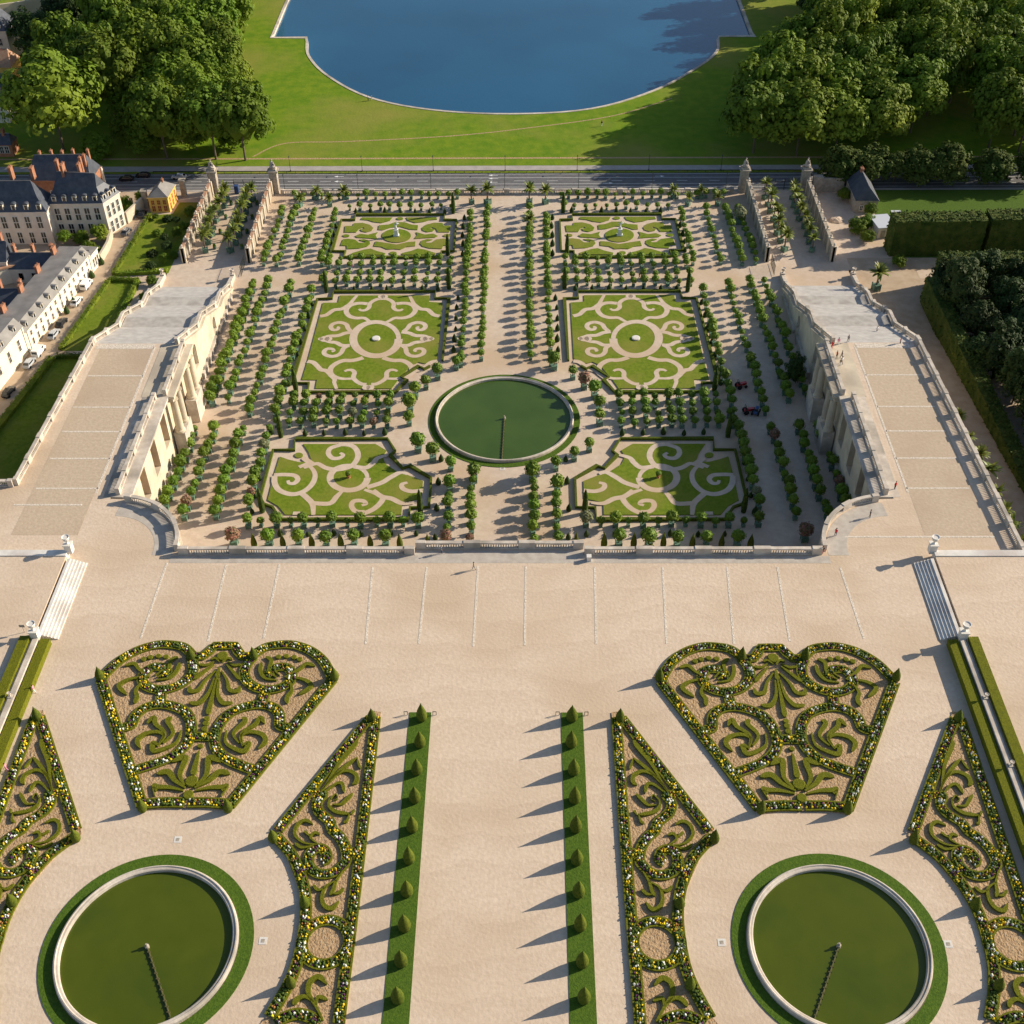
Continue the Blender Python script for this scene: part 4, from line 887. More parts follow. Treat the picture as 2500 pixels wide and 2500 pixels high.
# small cones and tall cypresses
SC_ = [yew_mesh('small_cone', 20+i, 1.9, .42) for i in range(3)]
for m_ in SC_: m_.materials[0] = M['leaf_dark']
for s, nm in ((-1, 'left'), (1, 'right')):
    def cones(desc, pts, frm='the terrace', sc=1.):
        for i, (x, y) in enumerate(pts):
            k = sc*random.uniform(.8, 1.15); o = ob('small_cone', random.choice(SC_), None, (x+random.uniform(-.2, .2), y+random.uniform(-.2, .2), CT), 0, (k*1.3, k*1.3, k))
            tag(o, f'small dark clipped cone, {nth(i)} from {frm}, {desc}', 'topiary', 'small clipped cones')
    cones(f'inner side of the {nm} near lawn', [(s*12.6, y) for y in (165, 173, 181, 188)])
    cones(f'inner side of the {nm} middle lawn', [(s*11.8, 226.6+4.4*i) for i in range(6)])
    cones(f'inner side of the {nm} far lawn', [(s*11.5, 269.5+4.6*i) for i in range(5)])
    cones(f'outer side of the {nm} near lawn', [(s*(48.4-.02*i), 172+5*i) for i in range(6)])
    cones(f'outer side of the {nm} middle lawn', [(s*(47.0-.1*i), 214+5.4*i) for i in range(7)])
    cones(f'outer side of the {nm} far lawn', [(s*44.9, 271+4.2*i) for i in range(4)])
    cones(f'behind the {nm} near lawn', [(s*(24.6+4.2*i), 196.6) for i in range(5)], 'the pool')
    cones(f'behind the {nm} middle lawn', [(s*(16.5+4.1*i), 252.9) for i in range(7)], 'the alley')
    cones(f'behind the {nm} far lawn', [(s*(17+3.9*i), 291.6) for i in range(7)], 'the alley')
    cones(f'second front row, {nm}', [(s*(16+5.2*i), 165.9) for i in range(6)], 'the alley', .9)
    for i, x in enumerate((13.8, 19, 24.5, 30, 35.4, 40.8, 46.2)):
        o = yew((s*x, 162.8), f'pointed topiary between potted trees under the terrace, {ORD[i]} from the alley, {nm}', .95, 'pointed topiary under the terrace', CT); o.scale.x *= .72; o.scale.y *= .72; o.scale.z *= 1.05
    for i, (x, y, l) in enumerate(((14.0, 253.6, 'far inner corner of the middle lawn'), (43.6, 252.2, 'far outer corner of the middle lawn'), (45.3, 211.8, 'near outer corner of the middle lawn'), (14.6, 291.6, 'far inner corner of the far lawn'), (15.0, 269.6, 'near inner corner of the far lawn'), (46.2, 195.8, 'far outer corner of the near lawn'), (46.3, 172.6, 'near outer corner of the near lawn'), (15.8, 172.2, 'near inner corner of the near lawn'))):
        b = MB(); r2 = random.Random(i); b.lathe([(.05, 0), (.5, .1), (.58, 1.5), (.52, 3.4), (.38, 5.0), (.12, 6.0), (.02, 6.2)], 0, 0, 12); b.v = [(x_*(1+r2.uniform(-.08, .08)), y_*(1+r2.uniform(-.08, .08)), z_) for x_, y_, z_ in b.v]
        tag(b.build('cypress', 'hedge', loc=(s*x, y, CT)), f'slender dark cypress at the {l}, {nm} side', 'cypress', 'cypresses at the lawn corners')
# palms
def palm_mesh(seed):
    rnd = random.Random(seed); b = MB()
    for i in range(34):
        a = rnd.uniform(0, 6.3); e = rnd.uniform(-.15, 1.35); l = rnd.uniform(1.7, 2.3); w = .30; pr = None; vs = []
        p = Vector((0, 0, 0)); d = Vector((math.cos(a)*math.cos(e), math.sin(a)*math.cos(e), math.sin(e))); sd_ = Vector((-math.sin(a), math.cos(a), 0))
        for k_ in range(5):
            ww = w*(.35, 1, .9, .6, .08)[k_]; vs += [tuple(p-sd_*ww+Vector((0, 0, -.12*ww))), tuple(p), tuple(p+sd_*ww+Vector((0, 0, -.12*ww)))]
            p = p+d*l/4; d = (d+Vector((0, 0, -.26))).normalized()
        b.add(vs, [f_ for k_ in range(4) for f_ in ((3*k_, 3*k_+3, 3*k_+4, 3*k_+1), (3*k_+1, 3*k_+4, 3*k_+5, 3*k_+2))])
    return b.mesh('fronds', 'palm_leaf')
PF = [palm_mesh(i) for i in range(3)]
PT = MB(); PT.tube([(0, 0, 0), (.05, .03, .5), (0, 0, 1)], [.2, .15, .19], 8); PTm = PT.mesh('trunk', 'bark')
def palm(x, y, h, label, z=CT, pot=True, sc=1., group='potted palms'):
    t = thing('palm', label, 'palm', (x, y, z), random.uniform(0, 6), sc, group)
    if pot: ob('planter', PLm, t, None, 0, 1.2)
    ob('trunk', PTm, t, (0, 0, .7 if pot else -.1), 0, (1, 1, h-.7)); ob('fronds', random.choice(PF), t, (0, 0, h), 0, (1, 1, random.uniform(.9, 1.1)))
for s, nm in ((-1, 'left'), (1, 'right')):
    for j, x in enumerate((69.6, 76.6)):
        for i in range(8):
            y = 271.5+3.9*i
            palm(s*(x+(290-y)*.02)+random.uniform(-.4, .4), y+random.uniform(-.4, .4), random.uniform(3.2, 4.6), f'potted palm in the {nm} walled yard, {"inner" if j == 0 else "outer"} row, {ORD[i]} from the near end', sc=random.uniform(.95, 1.15))
            if i % 2 == 0 and s < 0:
                t = thing('potted_shrub', f'small shrub in a green box beside the {"inner" if j == 0 else "outer"} palm row, {ORD[i//2]} from the near end', 'potted shrub', (s*(x-1.9), y+1.6, CT), 0, .7, 'small boxes in the palm yard'); ob('planter', PLm, t); ob('crown', CR[i % 6], t, (0, 0, 1.5), 0, .6)
    palm(s*5.6, 296.5, 3.6, f'palm at the road end of the inner alley row, {nm} side', sc=1.25); palm(s*9.9, 296.8, 3.4, f'palm at the road end of the outer alley row, {nm} side', sc=1.1)
    for i, x in enumerate((44.5, 48, 52, 56)): palm(s*x, 299.5-(i % 2)*4, 2.6, f'palm in the {nm} far corner of the court, {ORD[i]} from the lawn', sc=.95)
palm(5.6, 281.5, 3, 'palm standing among round trees in the right alley row', sc=1.2)
palm(89, 252.8, 3.4, 'single palm in a tub at the bend of the right side path', sc=1.4)
for i, y in enumerate((190, 183, 176.5, 171, 165.5, 160.5, 157, 152.5)): palm(89.9, y, -slope(y)-4.1, f'palm rising behind the right outer balustrade, {ORD[i]} from the far end', slope(y), False, random.uniform(.8, 1.2), 'palms behind the right balustrade')
for x, y, l, nl, m_ in ((-50.0, 163.3, 'rust coloured oleander in a box, left end of the front row', 1.3, 1), (56.5, 164.5, 'dark bushy oleander in a box, right end of the front row', 1.3, 1), (60.3, 285.5, 'large grey green olive tree in the right court rows', 1.5, 0)):
    t = thing('potted_shrub', l, 'potted shrub', (x, y, CT), 0, nl); ob('planter', PLm, t); ob('trunk', TTm, t); ob('crown', OLI[m_], t, (0, 0, 2.3), 0, (1.1, 1.1, 1))
o = yew((27.5, 161), 'rounded bright green bush right under the terrace balustrade', 1., None, CT); o.scale = (1.3, 1.3, .75)
tree(62.8, 214.5, 2.6, 7.0, 'big dark conical conifer beside the right columned wall', 'conifer', 'conifer', CON, tr=False)
#==BUILDINGS==
# ---- buildings on the left street
def quadface(b, p, mi=0): b.add([tuple(v) for v in p], [tuple(range(len(p)))], mi)
def windows_on(t, a, b, z0, h, w, n, m0=.08, frame='window_frame', pane='glass', name='window', off=.05):
    d = b-a; L_ = d.length; d.normalize(); nv = Vector((d.y, -d.x)); an = math.atan2(d.y, d.x)
    for i in range(n):
        c = a+d*(L_*(m0+(1-2*m0)*((i+.5)/n)))
        f = MB(); f.box(c.x+nv.x*off*.3, c.y+nv.y*off*.3, z0-.1, w+.24, .14, h+.2, an); fo = f.build(name, frame, t)
        p = MB()
        for sx in (-1, 1):
            for k_ in range(2): p.box(c.x+nv.x*(off*.3+.075)+d.x*sx*w*.26, c.y+nv.y*(off*.3+.075)+d.y*sx*w*.26, z0+k_*h*.52, w*.42, .03, h*.46, an)
        p.build('pane', pane, fo)
def dormer(t, c, nv, z0, w=1.0, h=1.3, roof='slate'):
    an = math.atan2(nv.y, nv.x)-PI/2; b = MB(); b.box(c.x-nv.x*.55, c.y-nv.y*.55, z0, w, 1.3, h, an); o = b.build('dormer', 'wall_white', t)
    r = MB(); ring_ = [(-w*.62, h-.05)]+[(-w*.62*math.cos(PI*i/6), h-.05+w*.42*math.sin(PI*i/6)) for i in range(1, 6)]+[(w*.62, h-.05)]
    ca, sa = math.cos(an), math.sin(an); vs = []
    for yy in (.2, -1.7):
        for x, z in ring_: vs.append((c.x+x*ca-yy*sa, c.y+x*sa+yy*ca, z0+z))
    n = len(ring_); r.add(vs, [(i, i+1, n+i+1, n+i) for i in range(n-1)]+[tuple(range(n))[::-1], tuple(range(n, 2*n))])
    r.build('dormer_roof', roof, o)
    p = MB(); p.box(c.x+nv.x*.12, c.y+nv.y*.12, z0+.15, w*.6, .06, h*.75, an); p.build('pane', 'glass', o)
def chimney(t, x, y, z0, h=2.2, w=.7, l=1.3, rz=0, m='brick'):
    b = MB(); b.box(x, y, z0, w, l, h, rz); b.box(x, y, z0+h, w+.15, l+.15, .15, rz)
    for k_ in (-.3, .3): b.lathe([(.12, 0), (.1, .4)], x-k_*l*math.sin(rz), y+k_*l*math.cos(rz), 6, 0, z0+h+.15)
    b.build('chimney', m, t)
def inset(Q, d):
    n = len(Q); out = []
    for i in range(n):
        a, b, c = Q[i-1], Q[i], Q[(i+1) % n]; u = (b-a).normalized(); v = (c-b).normalized()
        nu, nv = Vector((-u.y, u.x)), Vector((-v.y, v.x)); k_ = (nu+nv); k_ = k_/max(.3, k_.dot(nu)); out.append(b+k_*d)
    return out
def house(label, foot, z0, eave, mid=None, ridge=3., ins=1.1, wall='wall_cream', roof='slate', roof2=None, lower=None, cat='building', name='townhouse', hip=.5, group=None):
    c = sum(foot, Vector((0, 0)))/4; Q = [p-c for p in foot]; t = thing(name, label, cat, (c.x, c.y, z0), group=group)
    MB().prism(Q, -1, eave).build('wall', wall, t)
    b = MB(); b.prism([p for p in inset(Q, -.25)], eave, eave+.22); b.build('cornice', wall, t)
    zb = eave+.22; B = inset(Q, -.2)
    if mid:
        I = inset(Q, ins); m_ = MB()
        for i in range(4): quadface(m_, [(*B[i], zb), (*B[(i+1) % 4], zb), (*I[(i+1) % 4], mid), (*I[i], mid)])
        m_.build('mansard', lower or roof, t); B = I; zb = mid
    e0 = (B[1]-B[0]).length; e1 = (B[2]-B[1]).length
    if e0 < e1: B = B[1:]+B[:1]; e0, e1 = e1, e0
    r0 = (B[0]+B[3])/2; r1 = (B[1]+B[2])/2; d = (r1-r0).normalized()*e1*.5*hip; r0 += d; r1 -= d
    rf = MB()
    for p in ([(*B[0], zb), (*B[1], zb), (*r1, ridge), (*r0, ridge)], [(*B[2], zb), (*B[3], zb), (*r0, ridge), (*r1, ridge)]): quadface(rf, p)
    for p in ([(*B[1], zb), (*B[2], zb), (*r1, ridge)], [(*B[3], zb), (*B[0], zb), (*r0, ridge)]): quadface(rf, p)
    rf.build('roof', roof2 or roof, t)
    rd = MB(); rd.tube([(*r0, ridge+.03), (*r1, ridge+.03)], [.12, .12], 5); rd.build('ridge_cap', 'zinc', t)
    return t, Q
# mansion at the top of the street: main block and lower wing
A = [V(-117.2, 280.0), V(-103.2, 280.3), V(-100.5, 286.2), V(-100.5-16.7, 290)]
t, Q = house('cream mansion block with slate mansard and red chimneys at the top of the street', A, CT, 8.9, 12.6, 15.6, 1.9, lower='slate', roof='slate')
windows_on(t, Q[0], Q[1], 4.5, 3.3, 1.35, 5, .05); windows_on(t, Q[0], Q[1], .4, 3.0, 1.3, 5, .05)
windows_on(t, Q[1], Q[2], 4.5, 3.3, .9, 3); windows_on(t, Q[1], Q[2], .4, 3., .9, 3)
for i in range(5): dormer(t, Q[0].lerp(Q[1], .13+.185*i)+V(0, .25), V(0, -1), 9.3, 1.15, 1.7)
dn = (Q[2]-Q[1]).normalized(); nn = V(dn.y, -dn.x)
for i in range(3): dormer(t, Q[1].lerp(Q[2], .2+.3*i)-nn*.25, nn, 9.3, 1.1, 1.7)
chimney(t, -3.2, 0.5, 14, 3.6, .6, 2.2); chimney(t, .6, 1.5, 14, 3.2, .6, 1.6); chimney(t, -5, 2, 14.5, 3.4)
Wf = [V(-145, 275.4), V(-116.3, 275.8), V(-117.2, 284.5), V(-145, 284)]
t, Q = house('cream wing of the mansion with four dormers, reaching the left picture edge', Wf, CT, 8.9, 12.2, 15.4, 1.9)
windows_on(t, Q[0], Q[1], 4.6, 3.2, 1.3, 9, .03); windows_on(t, Q[0], Q[1], .4, 3.0, 1.2, 9, .03)
for i in range(9): dormer(t, Q[0].lerp(Q[1], .06+.11*i)+V(0, .25), V(0, -1), 9.3, 1.15, 1.7)
for x in (-8, 0, 5.5, 11): chimney(t, x, 2+.4*(x % 3), 14.5, 3.2, .7, 1.7)
t, Q = house('dark roofed brick house by the road with tall paired chimneys', [V(-128.5, 298.5), V(-112.0, 298.8), V(-111.6, 307), V(-128, 306.6)], CT, 6.0, None, 11.6, 1, wall='brick', roof='slate', hip=.35)
windows_on(t, Q[1], Q[2], 1.2, 2.2, .9, 2); windows_on(t, Q[0], Q[1], 1.2, 2., .9, 5)
for x, y in ((-5.5, .5), (-2.5, 1), (.5, .8), (3.2, 1.5), (6.9, -1.5), (7.2, 1.4), (6.3, -3)): chimney(t, x, y, 8, 4.2, .6, .9)
q = MB()
for p in (Q[1], Q[2]): q.box(p.x, p.y, -.5, .9, .9, 6.5)
q.build('quoins', 'wall_white', t)
t, Q = house('small ochre pavilion with red shutters and grey hipped roof', [V(-95.4, 292.2), V(-90.3, 292.5), V(-89.8, 299.5), V(-94.8, 299.3)], CT, 4.2, None, 6.6, 1, wall='ochre', roof='zinc', name='pavilion', hip=.7)
windows_on(t, Q[0], Q[1], .5, 1.5, .9, 3, .05, 'ochre', 'red_shutter', 'shutter'); windows_on(t, Q[0], Q[1], 2.4, 1.2, .8, 3, .05, 'ochre', 'red_shutter', 'shutter'); windows_on(t, Q[1], Q[2], .6, 1.6, .8, 3, .05, 'ochre', 'red_shutter', 'shutter'); windows_on(t, Q[1], Q[2], 2.5, 1.2, .7, 3, .05, 'ochre', 'red_shutter', 'shutter')
chimney(t, .3, 1.5, 5.8, 1.2, .5, .8)
for x, y, l in ((-97.3, 295.5, 'left of the ochre pavilion'), (-88.4, 301.6, 'right of the ochre pavilion')):
    b = MB(); b.box(0, 0, 0, 1.3, 1.3, 4.6); b.box(0, 0, 4.6, 1.7, 1.7, .35); tag(b.build('gate_pier', 'old_stone', loc=(x, y, CT)), 'square stone gate pier '+l, 'gate pier', 'gate piers of the street')
# long white terrace of houses
dC = V(-7.4, -50).normalized(); nC = V(-dC.y, dC.x)
if nC.x < 0: nC = -nC
oC = V(-102.7, 262)
def longhouse(label, l0, l1, eave, mid, ridge, wins, dorm, chim):
    F_ = [oC+dC*l1, oC+dC*l0, oC+dC*l0-nC*7.4, oC+dC*l1-nC*7.4]
    F_ = [F_[0], F_[1], F_[2], F_[3]]
    c = sum(F_, Vector((0, 0)))/4; Q = [p-c for p in F_]; t = thing('long_townhouse', label, 'building', (c.x, c.y, CT), group='white houses along the street')
    MB().prism(Q, -1, eave).build('wall', 'wall_white', t)
    m_ = MB(); I0, I1 = Q[0]-nC*1.5, Q[1]-nC*1.5; K0, K1 = Q[3], Q[2]
    quadface(m_, [(*(Q[0]+nC*.25), eave), (*(Q[1]+nC*.25), eave), (*I1, mid), (*I0, mid)]); quadface(m_, [(*(Q[0]+nC*.25), eave), (*I0, mid), (*I0, eave)]); quadface(m_, [(*(Q[1]+nC*.25), eave), (*I1, eave), (*I1, mid)]); m_.build('mansard', 'zinc', t)
    r = MB(); quadface(r, [(*I0, mid+.03), (*I1, mid+.03), (*K1, ridge), (*K0, ridge)])
    for p, q_ in ((I0, K0), (I1, K1)): quadface(r, [(*p, eave-.5), (*q_, eave-.5), (*q_, ridge), (*p, mid)])
    quadface(r, [(*K0, eave-.5), (*K1, eave-.5), (*K1, ridge), (*K0, ridge)]); r.build('roof', 'zinc', t)
    for z_, h_, w_, n_ in wins: windows_on(t, Q[0], Q[1], z_, h_, w_, n_, .03, 'wall_cream')
    for i in range(dorm): dormer(t, Q[0].lerp(Q[1], (i+.5)/dorm)-nC*.3, nC, eave+.3, .95, 1.25, 'zinc')
    for i in range(chim): p = Q[3].lerp(Q[2], (i+.6)/chim); chimney(t, p.x+nC.x*.4, p.y+nC.y*.4, ridge-1, 2.8, .6, 1.7, math.atan2(dC.y, dC.x)-PI/2)
    dp = MB()
    for u in (.02, .5, .98): p = Q[0].lerp(Q[1], u)+nC*.06; dp.box(p.x, p.y, 0, .12, .12, eave)
    dp.build('drainpipe', 'zinc', t)
longhouse('white two-storey houses along the parked street, far part with small windows', 0, 35.2, 5.0, 6.9, 6.5, [(.7, 1.5, .7, 13), (3.1, 1.1, .7, 13)], 9, 4)
longhouse('taller white street houses at the left picture edge, with large windows', 35.3, 70, 6.9, 8.9, 8.4, [(2.6, 2.7, .9, 7)], 6, 4)
F_ = [oC+dC*-.1, oC-dC*4.2, oC-dC*4.2-nC*4.2, oC+dC*-.1-nC*4.2]
t, Q = house('small white annexe with flat grey roof at the end of the houses', F_, CT, 4.2, None, 4.6, 1, wall='wall_white', roof='zinc'); windows_on(t, Q[0], Q[1], .8, 2.2, .6, 3)
w = MB(); P = [oC-dC*4.4, V(-101.8, 273), V(-102.6, 279.6)]; w.ribbon(P, .6, CT-.5, CT+2.2); tag(w.build('street_wall', 'limestone'), 'stone garden wall along the street before the cream mansion', 'wall')
w = MB(); w.ribbon([V(-100.3, 286.4), V(-98.0, 294.7)], .6, CT-.5, CT+3.2); tag(w.build('street_wall', 'limestone'), 'stone wall from the cream mansion up to the gate pier', 'wall')
for i, (x, y, l, d, rz, e, rg, wl, lab) in enumerate(((-115.5, 259.8, 11.5, 6, .0, 3.6, 6.6, 'wall_cream', 'slate roofed house behind the white houses, beside the courtyard'), (-128, 260.5, 13, 7, 0, 5.5, 9.4, 'wall_cream', 'dark roofed gabled house at the left edge below the mansion wing'), (-119, 245, 12, 7, 0, 3, 5.6, 'wall_white', 'low slate roofed house in the middle of the back yards'), (-124, 233, 14, 9, 0, 4.5, 8., 'wall_cream', 'dark slate house in the back yards with many chimneys'), (-124, 217, 11, 10, 0, 6, 10, 'wall_cream', 'slate house in the back yards at the left edge'))):
    t, Q = house(lab, [V(x-l/2, y-d/2), V(x+l/2, y-d/2), V(x+l/2, y+d/2), V(x-l/2, y+d/2)], CT, e, None, rg, 1, wall=wl, hip=.05, group='slate houses in the back yards')
    windows_on(t, Q[0], Q[1], 1., 1.8, .8, 3); windows_on(t, Q[0], Q[1], e-2.6, 1.6, .8, 3)
    for k_ in range(3): chimney(t, -l*.4+l*.4*k_, .6, rg-1.2, 3, .6, 1.2)
w = MB(); w.ribbon([V(-126.5, 254), V(-117.5, 259.5)], .7, CT, CT+4.2); w.ribbon([V(-126.5, 254), V(-117.5, 259.5)], 1.2, CT+4.2, CT+4.6, 1); tag(w.build('yard_wall', ['wall_white', 'tile']), 'white yard wall with orange tile coping between the back houses', 'wall')
for i, (px_, py_, l, d, e, rg, wl, rf_, lab) in enumerate(((20, 152, 16, 10, 10, 18, 'wall_cream', 'slate', 'pale mansion with steep slate roof at the upper left edge'), (22, 208, 16, 9, 5.5, 10, 'ochre', 'tile', 'tawny house with brown tiled roof under the far mansion'), (8, 262, 9, 8, 5, 9, 'wall_cream', 'slate', 'small slate roofed house at the left edge beside the largest tree'), (10, 300, 10, 8, 5, 9, 'wall_white', 'slate', 'low slate house at the left edge below the largest tree'), (18, 383, 9, 5, 3.4, 6, 'brick', 'slate', 'low brick shed at the left edge beside the road'))):
    p = G(px_, py_, CT); t, Q = house(lab, [V(p.x-l+2, p.y), V(p.x+2, p.y), V(p.x+2, p.y+d), V(p.x-l+2, p.y+d)], CT, e, None, rg, 1, wall=wl, roof=rf_, hip=.8 if i == 0 else .3, group='far houses at the left edge')
    windows_on(t, Q[0], Q[1], 1.2, 2, 1.1, 5); 
    if e > 8: windows_on(t, Q[0], Q[1], 5.6, 2.2, 1.1, 5); [dormer(t, Q[0].lerp(Q[1], .12+.19*k_)+V(0, .4), V(0, -1), 10.4) for k_ in range(5)]
    chimney(t, l*.25, 0, rg-1.5, 2.6); chimney(t, -l*.1, 0, rg-1.5, 2.6)
p = G(130, 35, CT); w = MB(); w.ribbon([V(p.x-22, p.y-10), V(p.x, p.y), V(p.x+6, p.y+25)], .8, CT, CT+6, 0); tag(w.build('boundary_wall', 'limestone'), 'sunlit stone wall behind the far mansion', 'wall')
# street, gardens
struct(MB().prism([(-300, 163.3), (-97.8, 163.3), (-97.8, 304.2), (-300, 304.2)], -17, CT-.004).build('street_ground', 'street'))
for pts, nm in (([(-97.2, 259.8), (-84, 261.2), (-83.2, 298), (-89, 298), (-89.5, 291.5), (-95, 291)], 'far'), ([(-101.0, 227.4), (-97.5, 257.6), (-90.4, 257.2), (-91, 227.2)], 'middle'), ([(-101.8, 224.4), (-89.8, 225), (-89.4, 163.5), (-111.5, 163.5)], 'near')):
    struct(MB().prism(pts, -15.3, CT+.05).build('garden_lawn', 'grass'))
    if nm == 'far': hs = ([(-97.3, 260), (-95.2, 290.6)], [(-96.6, 260.1), (-84.2, 261.4)])
    else: hs = ([pts[0], pts[1]], [pts[1], pts[2]], [pts[2], pts[3]]) if nm == 'middle' else ([(-111.6, 163.6), (-101.9, 224.0)], [(-101.2, 224.4), (-91, 224.9)])
    for j, (a, b_) in enumerate(hs):
        a, b_ = V(*a), V(*b_); c = (a+b_)/2; L_ = (b_-a).length
        hedge_block(f'leafy border hedge of the {nm} street garden, {("street side", "far end", "wing side")[j]}', c.x, c.y, CT, L_, 1.2 if nm != 'near' or j else 1.8, 1.0+.2*(j == 2), math.atan2(b_.y-a.y, b_.x-a.x), 6, 'hedges of the street gardens', .2, 'leaf')
rnd = random.Random(5)
BSH = [(-86, 266), (-86.5, 272), (-85.5, 279), (-87, 286), (-84.6, 291), (-90, 270), (-91, 280), (-88.6, 262.8), (-93.2, 288.5), (-88, 276), (-84.8, 284), (-90, 288), (-84.5, 269)]
for i, (x, y) in enumerate(BSH): tree(x, y, rnd.uniform(1., 1.7), rnd.uniform(1.6, 3.2), f'shrub in the far street garden below the palm yard wall, {ORD[i]} in planting order', 'bush', 'garden_bush', BIGD if i % 2 else BIG, tr=False, group='shrubs of the far street garden')
for x, y, r, h, l in ((-104.5, 276.6, 2.4, 5.4, 'bright round tree in front of the mansion corner'), (-109.5, 276.4, 2.2, 3.6, 'dark shrub below the mansion windows'), (-113.5, 275.6, 2, 4.2, 'pale green shrub by the lean-to roof'), (-107, 273.2, 1.9, 2.6, 'shrub behind the street wall, middle'), (-104.3, 270.4, 1.7, 2.6, 'yellow green shrub behind the street wall'), (-100.6, 291, 2.4, 3.2, 'bushes between mansion and street wall, near one'), (-103, 295, 2.6, 3.6, 'bushes between mansion and brick house'), (-98.8, 296.8, 1.8, 4.6, 'small pointed tree by the gate pier'), (-86.6, 255.5, 1.4, 2.8, 'dark shrub outside the left staircase foot'), (-87.2, 249, 1.2, 2.0, 'small shrub along the left staircase wall')): tree(x, y, r, h, l, 'bush', 'garden_bush', BIG, tr=False, group='bushes on the left side')
for i, (x, y) in enumerate(((-102.2, 265.6), (-102.9, 259.2), (-104.0, 247.0), (-104.6, 243.0))): tag(ob('small_cone', SC_[i % 3], None, (x+.6, y, CT), 0, (1.6, 1.6, 1.2)), f'dark clipped cone against the white houses, {ORD[i]} from the far end', 'topiary', 'cones along the white houses')
# ---- cars
def car(label, x, y, rz, paint, van=False):
    t = thing('parked_car', label, 'van' if van else 'car', (x, y, CT), rz, .95, 'parked cars on the street'); b = MB()
    if van: sec = [(-2.2, .35, .75), (-2.2, 1.0, .85), (-1.6, 1.15, .86), (-1.05, 1.95, .80), (2.15, 2.0, .80), (2.3, 1.0, .88), (2.3, .35, .8)]
    else: sec = [(-2.1, .3, .72), (-2.1, .72, .80), (-1.05, .92, .82), (-.45, 1.42, .64), (1.15, 1.45, .62), (1.85, .98, .80), (2.1, .75, .80), (2.1, .3, .74)]
    n = len(sec); vs = [(x_, -w_, z_) for x_, z_, w_ in sec]+[(x_, w_, z_) for x_, z_, w_ in sec]
    b.add(vs, [tuple(range(n)), tuple(range(2*n-1, n-1, -1))]+[(i, n+i, n+(i+1) % n, (i+1) % n) for i in range(n)]); b.build('body', paint, t)
    g = MB()
    if van:
        quadface(g, [(-1.56, -.72, 1.22), (-1.56, .72, 1.22), (-1.10, .66, 1.88), (-1.10, -.66, 1.88)]); g.v = [(a-.03, b_, c) for a, b_, c in g.v]
        for s in (-1, 1): g.box(-.6, s*.835, 1.25, .8, .04, .5)
        g.box(2.25, 0, 1.2, .06, 1.2, .55)
    else:
        quadface(g, [(-1.02, -.74, .98), (-1.02, .74, .98), (-.50, .58, 1.37), (-.50, -.58, 1.37)]); quadface(g, [(1.24, -.56, 1.38), (1.24, .56, 1.38), (1.80, .72, 1.04), (1.80, -.72, 1.04)]); g.v = [(a+(-.03 if a < 0 else .03), b_, c+.02) for a, b_, c in g.v]
        for s in (-1, 1): g.box(.35, s*.745, .98, 1.9, .05, .34, 0, 0)
    g.build('windows', 'glass', t)
    for xx in (-1.35, 1.3):
        for s in (-1, 1):
            w = MB(); w.tube([(xx, s*.62, .32), (xx, s*.86, .32)], [.32, .32], 12); w.build('wheel', 'tyre', t)
    for s in (-1, 1): h = MB(); h.box(-2.12, s*.55, .58, .06, .3, .14); h.build('headlight', 'marble', t)
ca = math.atan2(-dC.y, -dC.x)+PI
for x, y, p, v, l in ((-102.5, 254.9, 'car_white', 1, 'white van parked nearest the annexe'), (-102.9, 247.5, 'car_white', 0, 'small white hatchback beside the dark clipped cone'), (-103.9, 238.2, 'car_black', 0, 'dark car parked in front of the silver one'), (-104.3, 233.5, 'car_silver', 0, 'silver car parked between dark car and white van'), (-105.6, 226.4, 'car_white', 1, 'white van parked at the wall joint of the houses'), (-106.4, 221.9, 'car_silver', 0, 'silver blue car behind the near white van'), (-107.6, 211.0, 'car_black', 0, 'black car nearest the left picture edge in the shade'), (-99.3, 281.3, 'car_grey', 0, 'grey car beside the mansion corner'), (-97.3, 290.6, 'car_black', 0, 'dark car by the ochre pavilion')): car(l, x, y, ca+.02, p, v)
for px_, py_, p, l in ((438, 436, 'car_silver', 'silver car driving on the road left of the gate'), (310, 440, 'car_black', 'dark car on the road beside the brick house'), (350, 432, 'car_black', 'second dark car on the shaded road')): q = G(px_, py_, CT); car(l, q.x, q.y, 0, p)
